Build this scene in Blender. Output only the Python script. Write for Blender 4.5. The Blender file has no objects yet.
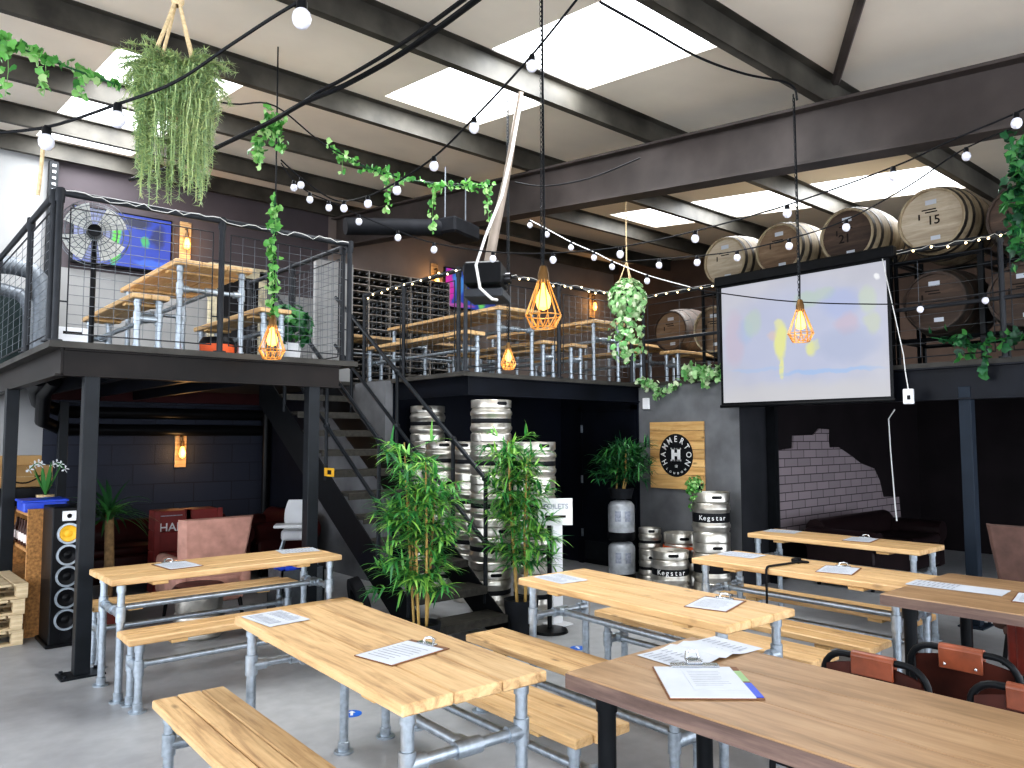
import bpy, bmesh, math, random
from mathutils import Vector, Matrix
random.seed(7)
PI = math.pi
R = math.radians
SC = bpy.context.scene
COL = SC.collection

# ------------------------------------------------------------------ camera
EYE = Vector((0, 0, 1.65))
FPX = 769.0
_y, _p, _r = R(49.173), R(4.01), R(-0.104)
FW = Vector((math.cos(_p) * math.cos(_y), math.cos(_p) * math.sin(_y), math.sin(_p)))
_rt = Vector((math.sin(_y), -math.cos(_y), 0))
_up = _rt.cross(FW)
RT = _rt * math.cos(_r) + _up * math.sin(_r)
UP = -_rt * math.sin(_r) + _up * math.cos(_r)
cam_d = bpy.data.cameras.new('camera')
cam = bpy.data.objects.new('camera', cam_d)
COL.objects.link(cam)
m3 = Matrix((RT, UP, -FW)).transposed()
cam.matrix_world = Matrix.Translation(EYE) @ m3.to_4x4()
cam_d.sensor_width = 36
cam_d.lens = FPX / 1024 * 36
cam_d.clip_start = .05
SC.camera = cam


def at(x, y, D):
    """surveyed point: the place at distance D in front of the photographer"""
    return EYE + (FW + RT * ((x - 512) / FPX) - UP * ((y - 384) / FPX)) * D


# ------------------------------------------------------------------ mesh builder
class MB:
    def __init__(s):
        s.v = []; s.f = []; s.m = []; s.s = []

    def add(s, vs, fs, m=0, smooth=False):
        o = len(s.v)
        s.v += [tuple(v) for v in vs]
        for f in fs:
            s.f.append([i + o for i in f]); s.m.append(m); s.s.append(smooth)
        return s

    def bx(s, x0, x1, y0, y1, z0, z1, m=0, M=None):
        vs = [Vector(p) for p in ((x0, y0, z0), (x1, y0, z0), (x1, y1, z0), (x0, y1, z0), (x0, y0, z1), (x1, y0, z1), (x1, y1, z1), (x0, y1, z1))]
        if M: vs = [M @ v for v in vs]
        return s.add(vs, [(0, 3, 2, 1), (4, 5, 6, 7), (0, 1, 5, 4), (1, 2, 6, 5), (2, 3, 7, 6), (3, 0, 4, 7)], m)

    def cb(s, x0, x1, y0, y1, z0, z1, c=.006, m=0, M=None, seg=1, smooth=False):
        bm = bmesh.new()
        bmesh.ops.create_cube(bm, size=1)
        for v in bm.verts:
            v.co = Vector(((x0 + x1) / 2 + v.co.x * (x1 - x0), (y0 + y1) / 2 + v.co.y * (y1 - y0), (z0 + z1) / 2 + v.co.z * (z1 - z0)))
        bmesh.ops.bevel(bm, geom=bm.edges[:], offset=c, segments=seg, affect='EDGES', profile=.5)
        bm.verts.index_update()
        vs = [v.co.copy() for v in bm.verts]
        if M: vs = [M @ v for v in vs]
        s.add(vs, [[v.index for v in f.verts] for f in bm.faces], m, smooth)
        bm.free()
        return s

    def tube(s, pts, r, n=8, m=0, closed=False, caps=True, smooth=True):
        pts = [Vector(p) for p in pts]
        k = len(pts)
        rs = r if isinstance(r, (list, tuple)) else [r] * k
        ring = []
        prev = None
        for i, p in enumerate(pts):
            if closed:
                t = pts[(i + 1) % k] - pts[i - 1]
            else:
                t = pts[min(i + 1, k - 1)] - pts[max(i - 1, 0)]
            if t.length < 1e-9: t = Vector((0, 0, 1))
            t.normalize()
            if prev is None:
                a = Vector((0, 0, 1)) if abs(t.z) < .9 else Vector((1, 0, 0))
                prev = t.cross(a).normalized()
            u = (prev - t * prev.dot(t))
            if u.length < 1e-6: u = t.orthogonal()
            u.normalize(); prev = u
            w = t.cross(u)
            ring.append([p + (u * math.cos(2 * PI * j / n) + w * math.sin(2 * PI * j / n)) * rs[i] for j in range(n)])
        vs = [q for g in ring for q in g]
        fs = []
        for i in range(k if closed else k - 1):
            a = i * n; b = ((i + 1) % k) * n
            for j in range(n):
                fs.append((a + j, a + (j + 1) % n, b + (j + 1) % n, b + j))
        s.add(vs, fs, m, smooth)
        if caps and not closed:
            s.add(ring[0], [tuple(range(n - 1, -1, -1))], m)
            s.add(ring[-1], [tuple(range(n))], m)
        return s

    def lathe(s, prof, n=24, M=None, m=0, smooth=True):
        vs = []; fs = []
        for r, z in prof:
            for j in range(n):
                a = 2 * PI * j / n
                v = Vector((r * math.cos(a), r * math.sin(a), z))
                vs.append(M @ v if M else v)
        for i in range(len(prof) - 1):
            for j in range(n):
                a = i * n; b = a + n
                fs.append((a + j, a + (j + 1) % n, b + (j + 1) % n, b + j))
        s.add(vs, fs, m, smooth)
        return s

    def loft(s, rings, m=0, smooth=True, cap=True):
        n = len(rings[0])
        vs = [p for g in rings for p in g]
        fs = []
        for i in range(len(rings) - 1):
            for j in range(n):
                a = i * n; b = a + n
                fs.append((a + j, a + (j + 1) % n, b + (j + 1) % n, b + j))
        if cap:
            fs.append(tuple(range(n - 1, -1, -1)))
            fs.append(tuple(range((len(rings) - 1) * n, len(rings) * n)))
        return s.add(vs, fs, m, smooth)

    def ball(s, c, r, n=10, m=0, sz=1.0):
        k = max(4, n // 2 + 1)
        prof = [(max(1e-4, r * math.sin(PI * i / k)), -r * sz * math.cos(PI * i / k)) for i in range(k + 1)]
        return s.lathe(prof, n, Matrix.Translation(Vector(c)), m)

    def build(s, name, mats, parent=None, loc=None, ang=38):
        me = bpy.data.meshes.new(name)
        me.from_pydata(s.v, [], s.f)
        if not isinstance(mats, (list, tuple)): mats = [mats]
        for mm in mats: me.materials.append(mm)
        me.polygons.foreach_set('material_index', s.m)
        me.polygons.foreach_set('use_smooth', s.s)
        me.update()
        if any(s.s): me.set_sharp_from_angle(angle=R(ang))
        o = bpy.data.objects.new(name, me)
        COL.objects.link(o)
        if parent: o.parent = parent
        if loc is not None: o.location = loc
        return o


def tag(o, label=None, cat=None, group=None, kind=None):
    if label: o['label'] = label
    if cat: o['category'] = cat
    if group: o['group'] = group
    if kind: o['kind'] = kind
    return o


def thing(name, loc, label, cat, rz=0, group=None, kind=None):
    o = bpy.data.objects.new(name, None)
    o.empty_display_size = .1
    COL.objects.link(o)
    o.location = loc
    o.rotation_euler = (0, 0, rz)
    return tag(o, label, cat, group, kind)


def dup(o, loc=None, rz=None, label=None, group=None, parent=None):
    c = o.copy()
    COL.objects.link(c)
    if parent: c.parent = parent
    for ch in list(o.children): dup(ch, parent=c)
    if loc is not None: c.location = loc
    if rz is not None: c.rotation_euler = (0, 0, rz)
    if label: c['label'] = label
    if group: c['group'] = group
    return c


def text(name, body, size, M, mat, parent, ext=.0015, align='CENTER', sx=1):
    cu = bpy.data.curves.new(name, 'FONT')
    cu.body = body; cu.size = size; cu.align_x = align; cu.align_y = 'CENTER'; cu.extrude = ext
    cu.offset = size * .012
    t = bpy.data.objects.new(name, cu)
    COL.objects.link(t)
    dg = bpy.context.evaluated_depsgraph_get()
    me = bpy.data.meshes.new_from_object(t.evaluated_get(dg))
    bpy.data.objects.remove(t); bpy.data.curves.remove(cu)
    me.transform(M @ Matrix.Diagonal((sx, 1, 1, 1)))
    me.materials.clear(); me.materials.append(mat)
    o = bpy.data.objects.new(name, me)
    COL.objects.link(o); o.parent = parent
    return o


def face_mx(p, ang=0):   # lettering on a surface that faces -X
    return Matrix.Translation(Vector(p)) @ Matrix(((0, 0, -1, 0), (-1, 0, 0, 0), (0, 1, 0, 0), (0, 0, 0, 1))) @ Matrix.Rotation(ang, 4, 'Z')


def face_my(p, ang=0):   # lettering on a surface that faces -Y
    return Matrix.Translation(Vector(p)) @ Matrix(((1, 0, 0, 0), (0, 0, -1, 0), (0, 1, 0, 0), (0, 0, 0, 1))) @ Matrix.Rotation(ang, 4, 'Z')


# ------------------------------------------------------------------ materials
def srgb(c):
    if isinstance(c, str):
        c = [int(c[i:i + 2], 16) / 255 for i in (0, 2, 4)]
    return tuple((x / 12.92 if x <= .04045 else ((x + .055) / 1.055) ** 2.4) for x in c) + (1,)


class NT:
    def __init__(s, name):
        s.mat = bpy.data.materials.new(name)
        s.mat.use_nodes = True
        s.t = s.mat.node_tree
        s.b = s.t.nodes['Principled BSDF']

    def n(s, typ, ins=None, **kw):
        nd = s.t.nodes.new(typ)
        for k, v in kw.items(): setattr(nd, k, v)
        for k, v in (ins or {}).items():
            if hasattr(v, 'node'): s.t.links.new(v, nd.inputs[k])
            else: nd.inputs[k].default_value = v
        return nd

    def l(s, a, b): s.t.links.new(a, b)

    def ramp(s, fac, stops):
        r = s.n('ShaderNodeValToRGB', {'Fac': fac})
        e = r.color_ramp.elements
        while len(e) < len(stops): e.new(.5)
        for i, (p, c) in enumerate(stops):
            e[i].position = p; e[i].color = c
        return r.outputs['Color']

    def mix(s, fac, a, b, blend='MIX'):
        r = s.n('ShaderNodeMix', data_type='RGBA', blend_type=blend)
        for k, v in ((0, fac), (6, a), (7, b)):
            if hasattr(v, 'node'): s.l(v, r.inputs[k])
            else: r.inputs[k].default_value = v
        return r.outputs[2]

    def bump(s, h, strength=.2, dist=.01):
        b = s.n('ShaderNodeBump', {'Height': h, 'Strength': strength, 'Distance': dist})
        s.l(b.outputs[0], s.b.inputs['Normal'])


def plain(name, c, rough=.5, metal=0, var=.12, scale=6, bump=0, emit=0, ec=None, spec=None, island=0):
    k = NT(name)
    col = srgb(c)
    tc = k.n('ShaderNodeTexCoord')
    nz = k.n('ShaderNodeTexNoise', {'Vector': tc.outputs['Object'], 'Scale': scale, 'Detail': 5})
    lo = tuple(x * (1 - var * 1.6) for x in col[:3]) + (1,)
    hi = tuple(min(1, x * (1 + var * 1.6)) for x in col[:3]) + (1,)
    out = k.ramp(nz.outputs['Fac'], [(.3, lo), (.7, hi)])
    if island:
        g = k.n('ShaderNodeNewGeometry')
        mul = k.n('ShaderNodeMath', {0: g.outputs['Random Per Island'], 1: island * 2}, operation='MULTIPLY')
        ad = k.n('ShaderNodeMath', {0: mul.outputs[0], 1: 1 - island}, operation='ADD')
        hsv = k.n('ShaderNodeHueSaturation', {'Value': ad.outputs[0], 'Color': out})
        out = hsv.outputs[0]
    k.l(out, k.b.inputs['Base Color'])
    if spec is None and metal < .4 and max(col[:3]) < .06: spec = .16; metal = 0
    k.b.inputs['Roughness'].default_value = rough
    k.b.inputs['Metallic'].default_value = metal
    if spec is not None: k.b.inputs['Specular IOR Level'].default_value = spec
    if bump: k.bump(nz.outputs['Fac'], bump)
    if emit:
        k.b.inputs['Emission Color'].default_value = srgb(ec or c)
        k.b.inputs['Emission Strength'].default_value = emit
    return k.mat


def wood(name, a, b, c, rough=.5, stretch=14, knots=True, axis=0, var=.16):
    """long grain along local X (axis 0), boards told apart per island"""
    k = NT(name)
    tc = k.n('ShaderNodeTexCoord')
    g = k.n('ShaderNodeNewGeometry')
    off = k.n('ShaderNodeMath', {0: g.outputs['Random Per Island'], 1: 37.0}, operation='MULTIPLY')
    cmb = k.n('ShaderNodeCombineXYZ', {0: off.outputs[0], 1: off.outputs[0], 2: off.outputs[0]})
    add = k.n('ShaderNodeVectorMath', {0: tc.outputs['Object'], 1: cmb.outputs[0]}, operation='ADD')
    sc = [stretch] * 3; sc[axis] = 1.1
    mp = k.n('ShaderNodeMapping', {'Vector': add.outputs[0], 'Scale': tuple(sc)})
    n1 = k.n('ShaderNodeTexNoise', {'Vector': mp.outputs[0], 'Scale': 1.6, 'Detail': 8, 'Roughness': .62, 'Distortion': .6})
    col = k.ramp(n1.outputs['Fac'], [(.28, srgb(a)), (.5, srgb(b)), (.74, srgb(c))])
    sc2 = [stretch * 5] * 3; sc2[axis] = 3
    mp2 = k.n('ShaderNodeMapping', {'Vector': add.outputs[0], 'Scale': tuple(sc2)})
    n2 = k.n('ShaderNodeTexNoise', {'Vector': mp2.outputs[0], 'Scale': 1.5, 'Detail': 4})
    col = k.mix(.14, col, k.ramp(n2.outputs['Fac'], [(.35, (.25, .25, .25, 1)), (.65, (1, 1, 1, 1))]), 'MULTIPLY')
    n3 = k.n('ShaderNodeTexNoise', {'Vector': add.outputs[0], 'Scale': 3.5, 'Detail': 6, 'Roughness': .7})
    col = k.mix(k.ramp(n3.outputs['Fac'], [(.55, (0, 0, 0, 1)), (.75, (.45, .45, .45, 1))]), col, srgb(a), 'MIX')
    if knots:
        sk = [5.5] * 3; sk[axis] = 2.2
        mk = k.n('ShaderNodeMapping', {'Vector': add.outputs[0], 'Scale': tuple(sk)})
        vo = k.n('ShaderNodeTexVoronoi', {'Vector': mk.outputs[0], 'Scale': 1.3})
        kn = k.ramp(vo.outputs['Distance'], [(.03, (.75, .75, .75, 1)), (.13, (0, 0, 0, 1))])
        dk = tuple(x * .35 for x in srgb(a)[:3]) + (1,)
        col = k.mix(kn, col, dk)
    mul = k.n('ShaderNodeMath', {0: g.outputs['Random Per Island'], 1: var * 2}, operation='MULTIPLY')
    ad = k.n('ShaderNodeMath', {0: mul.outputs[0], 1: 1 - var}, operation='ADD')
    hsv = k.n('ShaderNodeHueSaturation', {'Value': ad.outputs[0], 'Color': col})
    k.l(hsv.outputs[0], k.b.inputs['Base Color'])
    k.b.inputs['Roughness'].default_value = rough
    k.bump(n1.outputs['Fac'], .12, .004)
    return k.mat


def glow(name, c, strength):
    k = NT(name)
    k.b.inputs['Base Color'].default_value = srgb(c)
    k.b.inputs['Emission Color'].default_value = srgb(c)
    k.b.inputs['Emission Strength'].default_value = strength
    return k.mat


def picture(name, base, blobs, strength=1.0, noise=.25, rough=.5, white=False):
    """a lit picture on a flat panel: soft elliptical patches over a ground (local X = across, local Z = up)"""
    k = NT(name)
    tc = k.n('ShaderNodeTexCoord')
    nz = k.n('ShaderNodeTexNoise', {'Vector': tc.outputs['Object'], 'Scale': 5, 'Detail': 4})
    nv = k.n('ShaderNodeVectorMath', {0: nz.outputs['Color'], 1: (.5, .5, .5)}, operation='SUBTRACT')
    nv2 = k.n('ShaderNodeVectorMath', {0: nv.outputs[0], 'Scale': noise}, operation='SCALE')
    pos = k.n('ShaderNodeVectorMath', {0: tc.outputs['Object'], 1: nv2.outputs[0]}, operation='ADD')
    sp = k.n('ShaderNodeSeparateXYZ', {0: pos.outputs[0]})
    col = srgb(base)
    n2 = k.n('ShaderNodeTexNoise', {'Vector': tc.outputs['Object'], 'Scale': 2.2, 'Detail': 2})
    col = k.mix(k.ramp(n2.outputs['Fac'], [(.35, (0, 0, 0, 1)), (.7, (.12, .12, .12, 1))]), col, (1, 1, 1, 1)) if white else k.mix(.0, col, col)
    for (cx, cz, rx, rz, c, al) in blobs:
        dx = k.n('ShaderNodeMath', {0: sp.outputs[0], 1: cx}, operation='SUBTRACT')
        dz = k.n('ShaderNodeMath', {0: sp.outputs[2], 1: cz}, operation='SUBTRACT')
        dx = k.n('ShaderNodeMath', {0: dx.outputs[0], 1: rx}, operation='DIVIDE')
        dz = k.n('ShaderNodeMath', {0: dz.outputs[0], 1: rz}, operation='DIVIDE')
        dx = k.n('ShaderNodeMath', {0: dx.outputs[0], 1: 2}, operation='POWER')
        dz = k.n('ShaderNodeMath', {0: dz.outputs[0], 1: 2}, operation='POWER')
        s_ = k.n('ShaderNodeMath', {0: dx.outputs[0], 1: dz.outputs[0]}, operation='ADD')
        f = k.n('ShaderNodeMapRange', {0: s_.outputs[0], 1: .5, 2: 1.5, 3: al, 4: 0.0})
        col = k.mix(f.outputs[0], col, srgb(c))
    k.b.inputs['Base Color'].default_value = (.02, .02, .02, 1)
    k.b.inputs['Roughness'].default_value = rough
    k.l(col, k.b.inputs['Emission Color'])
    k.b.inputs['Emission Strength'].default_value = strength
    return k.mat


def leafmat(name, a, b, c):
    k = NT(name)
    g = k.n('ShaderNodeNewGeometry')
    col = k.ramp(g.outputs['Random Per Island'], [(.05, srgb(a)), (.5, srgb(b)), (.95, srgb(c))])
    k.l(col, k.b.inputs['Base Color'])
    k.b.inputs['Roughness'].default_value = .45
    k.b.inputs['Subsurface Weight'].default_value = .0
    tr = k.n('ShaderNodeBsdfTranslucent', {'Color': col})
    mx = k.n('ShaderNodeMixShader', {0: .25})
    k.l(k.b.outputs[0], mx.inputs[1]); k.l(tr.outputs[0], mx.inputs[2])
    k.l(mx.outputs[0], k.t.nodes['Material Output'].inputs['Surface'])
    return k.mat


M = {}
M['pine'] = wood('pine_boards', 'ad8759', 'cba778', 'd9bb8e', .5)
M['pine_old'] = wood('weathered_boards', '8c6b47', 'c2a074', 'd4b78b', .55, var=.2)
M['dark_board'] = wood('stained_boards', '7c6347', 'a18160', 'b29472', .42, stretch=9, knots=False, var=.05)
M['dark_edge'] = wood('stained_edge', '4e3c36', '6d5850', '8a7263', .6, knots=False)
M['batten'] = wood('batten_wood', 'b08a58', 'cda873', 'dcb983', .6, knots=False)
M['crate'] = wood('sign_planks', 'a87d48', 'cfa66c', 'dfbc85', .6, axis=1, stretch=10, var=.22)
M['osb'] = plain('osb_board', 'a87a48', .75, 0, .3, 42, .2)
M['pallet'] = wood('pallet_wood', 'b39a76', 'd6c2a0', 'e3d4b6', .75, knots=False)
M['galv'] = plain('galvanised_steel', 'a9b2bb', .36, .75, .12, 30)
M['galv_dk'] = plain('dull_galvanised_steel', '62676d', .5, .5, .12, 30)
M['blk'] = plain('black_painted_steel', '131518', .4, .1, .15, 8)
M['railblk'] = plain('dark_grey_railing_paint', '2e3034', .4, .35, .15, 8)
M['beam'] = plain('brown_black_beam_paint', '1b1614', .38, .15, .35, 2.5)
M['navybeam'] = plain('navy_beam_paint', '10131b', .42, .1, .25, 3)
M['post'] = plain('grey_post_paint', '1e2125', .38, .25, .15, 6)
M['purlin'] = plain('stained_galvanised_purlin', '46433d', .55, .25, .35, 3)
M['rafter'] = plain('rafter_paint', '423c3a', .5, .1, .22, 2)
M['plaster'] = plain('grey_plaster', '66676a', .85, 0, .22, 2.2, .1)
M['plaster_shaded'] = plain('shaded_grey_plaster', '28292d', .8, 0, .2, 2)  # darker copy of the grey plaster, shade on the return painted in
M['navy'] = plain('navy_wall_paint', '10141f', .6, 0, .2, 2)
M['wall_purple'] = plain('dark_plum_wall_paint', '4a4347', .8, 0, .08, 2)
M['wall_grey'] = plain('light_grey_panel_paint', '8b8b8b', .7, 0, .08, 2)
M['wall_brown'] = plain('taupe_wall_paint', '7a6f69', .8, 0, .12, 1.5)
M['white_wall'] = plain('white_wall_paint', 'a2a2a2', .8, 0, .04, 2)
M['gable'] = plain('brown_gable_board', '4d3d34', .8, 0, .12, 2)
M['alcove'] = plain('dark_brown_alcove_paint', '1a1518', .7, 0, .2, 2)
M['ceil'] = plain('beige_ceiling_sheet', 'ddd5c9', .8, 0, .05, 1.2)
M['red_beam'] = plain('oxblood_beam_paint', '3c1a1c', .6, 0, .2, 3)
M['black_pl'] = plain('black_plastic', '101114', .35, 0, .2, 10)
M['rubber'] = plain('black_rubber', '15161a', .7, 0, .2, 10)
M['white_pl'] = plain('white_plastic', 'e2e3e6', .4, 0, .04, 5)
M['paper'] = plain('white_paper', 'c3c8d1', .7, 0, .03, 8)
M['print'] = plain('printed_ink', '8b909c', .7, 0, .2, 40)
M['cboard'] = plain('brown_hardboard', '7a5236', .6, 0, .15, 10)
M['chrome'] = plain('polished_clip', 'c9ccd0', .2, .9, .06, 10)
M['keg'] = plain('brushed_stainless', 'c4c0b8', .3, .85, .12, 9)
M['kegband'] = plain('black_keg_band', '191a1e', .5, 0, .2, 9)
M['orange'] = plain('orange_tape', 'e0602c', .6, 0, .08, 9)
M['pink'] = plain('dusty_pink_fabric', 'b98d80', .9, 0, .1, 12, .1)
M['brownfab'] = plain('brown_velvet', '5d463f', .85, 0, .2, 8)
M['redlea'] = plain('oxblood_leather', '34100f', .38, 0, .25, 5)
M['redbox'] = plain('red_painted_crate', '7a2320', .5, 0, .15, 5)
M['redchair'] = plain('red_leather', '6e2a20', .35, 0, .2, 6)
M['tan'] = plain('chestnut_leather', '7c4129', .38, 0, .22, 12)
M['tan_dk'] = plain('dark_saddle_leather', '3d1d16', .4, 0, .25, 8)
M['blue'] = plain('blue_plastic', '1f46c0', .35, 0, .12, 5)
M['card'] = plain('brown_cardboard', 'b08d5d', .8, 0, .08, 5)
M['rope'] = plain('jute_rope', 'c9b28c', .9, 0, .15, 60, .3)
M['copper'] = plain('copper_wire', 'cf9550', .35, .6, .1, 20, emit=.12, ec='ffb050')
M['brass'] = plain('aged_brass', '6b4f2c', .4, .6, .1, 20)
M['cable'] = plain('black_cable', '16171a', .6, 0, .2, 20)
M['wcable'] = plain('white_cable', 'd4d4d2', .5, 0, .05, 20)
M['opal'] = plain('frosted_bulb', 'cfcfda', .3, 0, .02, 5, emit=.03, ec='f4f4ff')  # these bulbs are unlit; a faint glow is added to whiten them
M['warm'] = glow('glowing_filament', 'ffdf9a', 14)
M['warmglass'] = glow('amber_lit_glass', 'ffc060', 2.6)
M['fairy'] = glow('fairy_light_bulb', 'ffe6b0', 5)
M['sky'] = glow('bright_skylight_sheet', 'f6faff', 3.2)
M['tv1'] = picture('lit_match_picture', '1c3fb0', [(-.35, .05, .3, .4, '8f96a8', .6), (-.1, -.05, .06, .3, '58d23c', 1), (.28, .02, .06, .07, '45b85c', .9), (.1, .25, .2, .06, '16204a', 1), (.42, .1, .08, .14, '15245f', .9), (.35, -.26, .22, .05, '3b6ee0', .8)], 1.0, .16)
M['tv2'] = picture('lit_blue_picture', '24409a', [(-.48, .05, .09, .35, 'c0279a', .95), (-.28, .12, .12, .2, '4a8fd0', .7), (.22, .0, .09, .32, '6fd04a', .95), (.45, .0, .12, .22, '16204a', .9), (-.25, -.3, .3, .04, 'b0509a', .8)], .9, .2)
M['projection'] = picture('washed_out_projection', 'bcbdc9', [
    (.0, .0, .9, .5, 'aab4d8', .5), (-.75, .05, .12, .3, 'c4b0bf', .5), (-.6, .12, .1, .12, '9fb6d6', .5), (-.52, .2, .1, .14, 'b4c6b4', .6), (-.2, -.02, .07, .2, 'e2e282', .85), (-.22, .16, .05, .06, 'd8d8a0', .8), (-.19, -.3, .035, .1, 'e0e092', .85), (-.3, .05, .05, .05, 'd6bcb0', .6),
    (.14, -.12, .06, .07, 'dcdd8c', .85), (.2, -.09, .03, .05, 'd4d8a0', .7), (.1, .38, .13, .08, 'b2c6b0', .6), (.3, .42, .1, .07, 'b2c6b0', .5), (.45, .3, .2, .14, 'a2b0dc', .5), (.52, .08, .12, .1, 'c8acb8', .5),
    (.72, .3, .08, .12, 'c2cfb6', .6), (.76, .08, .07, .1, 'c4ccae', .6), (.3, -.36, .5, .025, '98b8e2', .7), (-.5, -.3, .3, .02, 'a2bce0', .5), (.5, -.12, .3, .16, 'a2acc8', .5), (.82, .5, .03, .03, 'ffffff', .7), (.0, -.66, 1.2, .2, 'c6c5c8', .8)], .74, .13, white=True)
M['leaf_bam'] = leafmat('bamboo_leaves', '2a6b3c', '4f9a4e', '9ccb62')
M['leaf_dk'] = leafmat('dark_shade_leaves', '123a26', '23633a', '4f8f48')
M['leaf_asp'] = leafmat('asparagus_fern_needles', '86a37a', 'a9bf8a', 'c6d092')
M['leaf_ivy'] = leafmat('ivy_leaves', '3d7a3a', '66a850', 'a8c98a')
M['leaf_var'] = leafmat('variegated_leaves', '5f9a58', '96bf84', 'd6e2c0')
M['leaf_yuc'] = leafmat('yucca_leaves', '1e4426', '35703a', '5d9448')
M['cane'] = plain('bamboo_cane', 'a98a4e', .5, 0, .15, 6)
M['soil'] = plain('dark_pot', '202226', .6, 0, .2, 6)
M['terra'] = plain('oxblood_pot', '6b2f28', .6, 0, .2, 6)
M['barkt'] = plain('palm_bark', '7a6244', .9, 0, .25, 25, .4)
M['barrel'] = wood('oak_staves', '75654f', 'a8977c', 'c9bb9f', .65, axis=2, stretch=9, knots=False, var=.12)
M['barrel_dk'] = wood('dark_oak_staves', '2a201c', '43352d', '5b4a3e', .65, axis=2, stretch=9, knots=False, var=.12)
M['head_pale'] = wood('pale_barrel_head', '9a8b76', 'b9ab96', 'cbbfab', .7, axis=1, stretch=9, knots=False, var=.08)
M['head_mid'] = wood('brown_barrel_head', '5b4634', '7d6650', '94806a', .7, axis=1, stretch=9, knots=False, var=.1)
M['head_dark'] = wood('dark_barrel_head', '33261f', '4a3a30', '655244', .7, axis=1, stretch=9, knots=False, var=.1)
M['hoop'] = plain('rusty_hoop_iron', '45403c', .5, .6, .2, 15)
M['stamp'] = plain('black_stencil_paint', '27221f', .8, 0, .1, 9)
M['bottle'] = plain('dark_bottle_glass', '15181a', .12, 0, .1, 9, spec=.8)
M['amberglass'] = plain('brown_bottle_glass', '3a1d12', .15, 0, .1, 9)
M['label'] = plain('bottle_label', 'd7c9c4', .6, 0, .1, 30)
M['yellow'] = plain('yellow_cone', 'e8b32a', .5, 0, .08, 9)
M['signblk'] = plain('black_sign_paint', '17181b', .6, 0, .12, 5)
M['signwht'] = plain('white_sign_paint', 'd8d8d8', .6, 0, .06, 12)
M['floorblue'] = plain('blue_floor_sticker', '1d62c4', .5, 0, .05, 9)
M['frame_old'] = plain('distressed_cream_paint', 'b6ad94', .8, 0, .25, 9)
M['mirror'] = plain('dim_mirror_glass', '2e2e30', .15, .4, .1, 3)
M['tread'] = plain('chequer_plate', '35332f', .5, .2, .2, 25, .3)
M['plankdeck'] = plain('grey_deck_edge', '43413e', .5, .2, .2, 4)
M['silverkeg'] = plain('silver_plastic_keg', 'a9adb2', .42, .35, .18, 12)


def block_mat():
    k = NT('navy_blockwork')
    tc = k.n('ShaderNodeTexCoord')
    sp = k.n('ShaderNodeSeparateXYZ', {0: tc.outputs['Object']})
    cm = k.n('ShaderNodeCombineXYZ', {0: sp.outputs[0], 1: sp.outputs[2], 2: 0.0})
    br = k.n('ShaderNodeTexBrick', {'Vector': cm.outputs[0], 'Color1': srgb('262a38'), 'Color2': srgb('2a2f3e'), 'Mortar': srgb('191c28'), 'Scale': 1.0, 'Mortar Size': .008, 'Brick Width': .52, 'Row Height': .262, 'Mortar Smooth': .3})
    nz = k.n('ShaderNodeTexNoise', {'Vector': tc.outputs['Object'], 'Scale': 60})
    k.l(br.outputs['Color'], k.b.inputs['Base Color'])
    ad = k.n('ShaderNodeMath', {0: nz.outputs[0], 1: br.outputs['Fac']}, operation='SUBTRACT')
    k.bump(ad.outputs[0], .4, .01)
    k.b.inputs['Roughness'].default_value = .7
    return k.mat


def tile_mat():
    k = NT('white_metro_tiles')
    tc = k.n('ShaderNodeTexCoord')
    sp = k.n('ShaderNodeSeparateXYZ', {0: tc.outputs['Object']})
    cm = k.n('ShaderNodeCombineXYZ', {0: sp.outputs[0], 1: sp.outputs[2], 2: 0.0})
    br = k.n('ShaderNodeTexBrick', {'Vector': cm.outputs[0], 'Color1': srgb('8d8286'), 'Color2': srgb('847a7e'), 'Mortar': srgb('4b4548'), 'Scale': 1.0, 'Mortar Size': .006, 'Brick Width': .3, 'Row Height': .1})
    k.l(br.outputs['Color'], k.b.inputs['Base Color'])
    k.b.inputs['Roughness'].default_value = .18
    k.bump(br.outputs['Fac'], -.3, .004)
    return k.mat


def floor_mat():
    k = NT('painted_concrete_floor')
    tc = k.n('ShaderNodeTexCoord')
    a = k.n('ShaderNodeTexNoise', {'Vector': tc.outputs['Object'], 'Scale': .7, 'Detail': 6, 'Roughness': .6})
    b = k.n('ShaderNodeTexNoise', {'Vector': tc.outputs['Object'], 'Scale': 9, 'Detail': 6})
    c1 = k.ramp(a.outputs[0], [(.3, srgb('919296')), (.7, srgb('b2b3b5'))])
    c2 = k.ramp(b.outputs[0], [(.35, (.8, .8, .8, 1)), (.65, (1, 1, 1, 1))])
    k.l(k.mix(.6, c1, c2, 'MULTIPLY'), k.b.inputs['Base Color'])
    k.l(k.ramp(a.outputs[0], [(.3, (.38, .38, .38, 1)), (.7, (.55, .55, .55, 1))]), k.b.inputs['Roughness'])
    return k.mat


M['shelfgrey'] = plain('grey_shelf_paint', '3a3c40', .5)
M['tubebare'] = plain('bare_tube', '8f8378', .45, .4)
M['cab'] = plain('dark_green_cabinet_paint', '2f3a3a', .5, .2, .12, 4)
M['block'] = block_mat(); M['tile'] = tile_mat(); M['floor'] = floor_mat()

# ------------------------------------------------------------------ the setting
GX, BY, DECK = 12.3, 10.9, 2.33
RZ = lambda y: 3.96 + .108 * y            # underside of the purlins
YF, WX = 6.25, 7.5                        # front of the middle mezzanine, face of the plaster wall


def struct(name, mb, mat, label, cat):
    return tag(mb.build(name, mat), label, cat, kind='structure')


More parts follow.
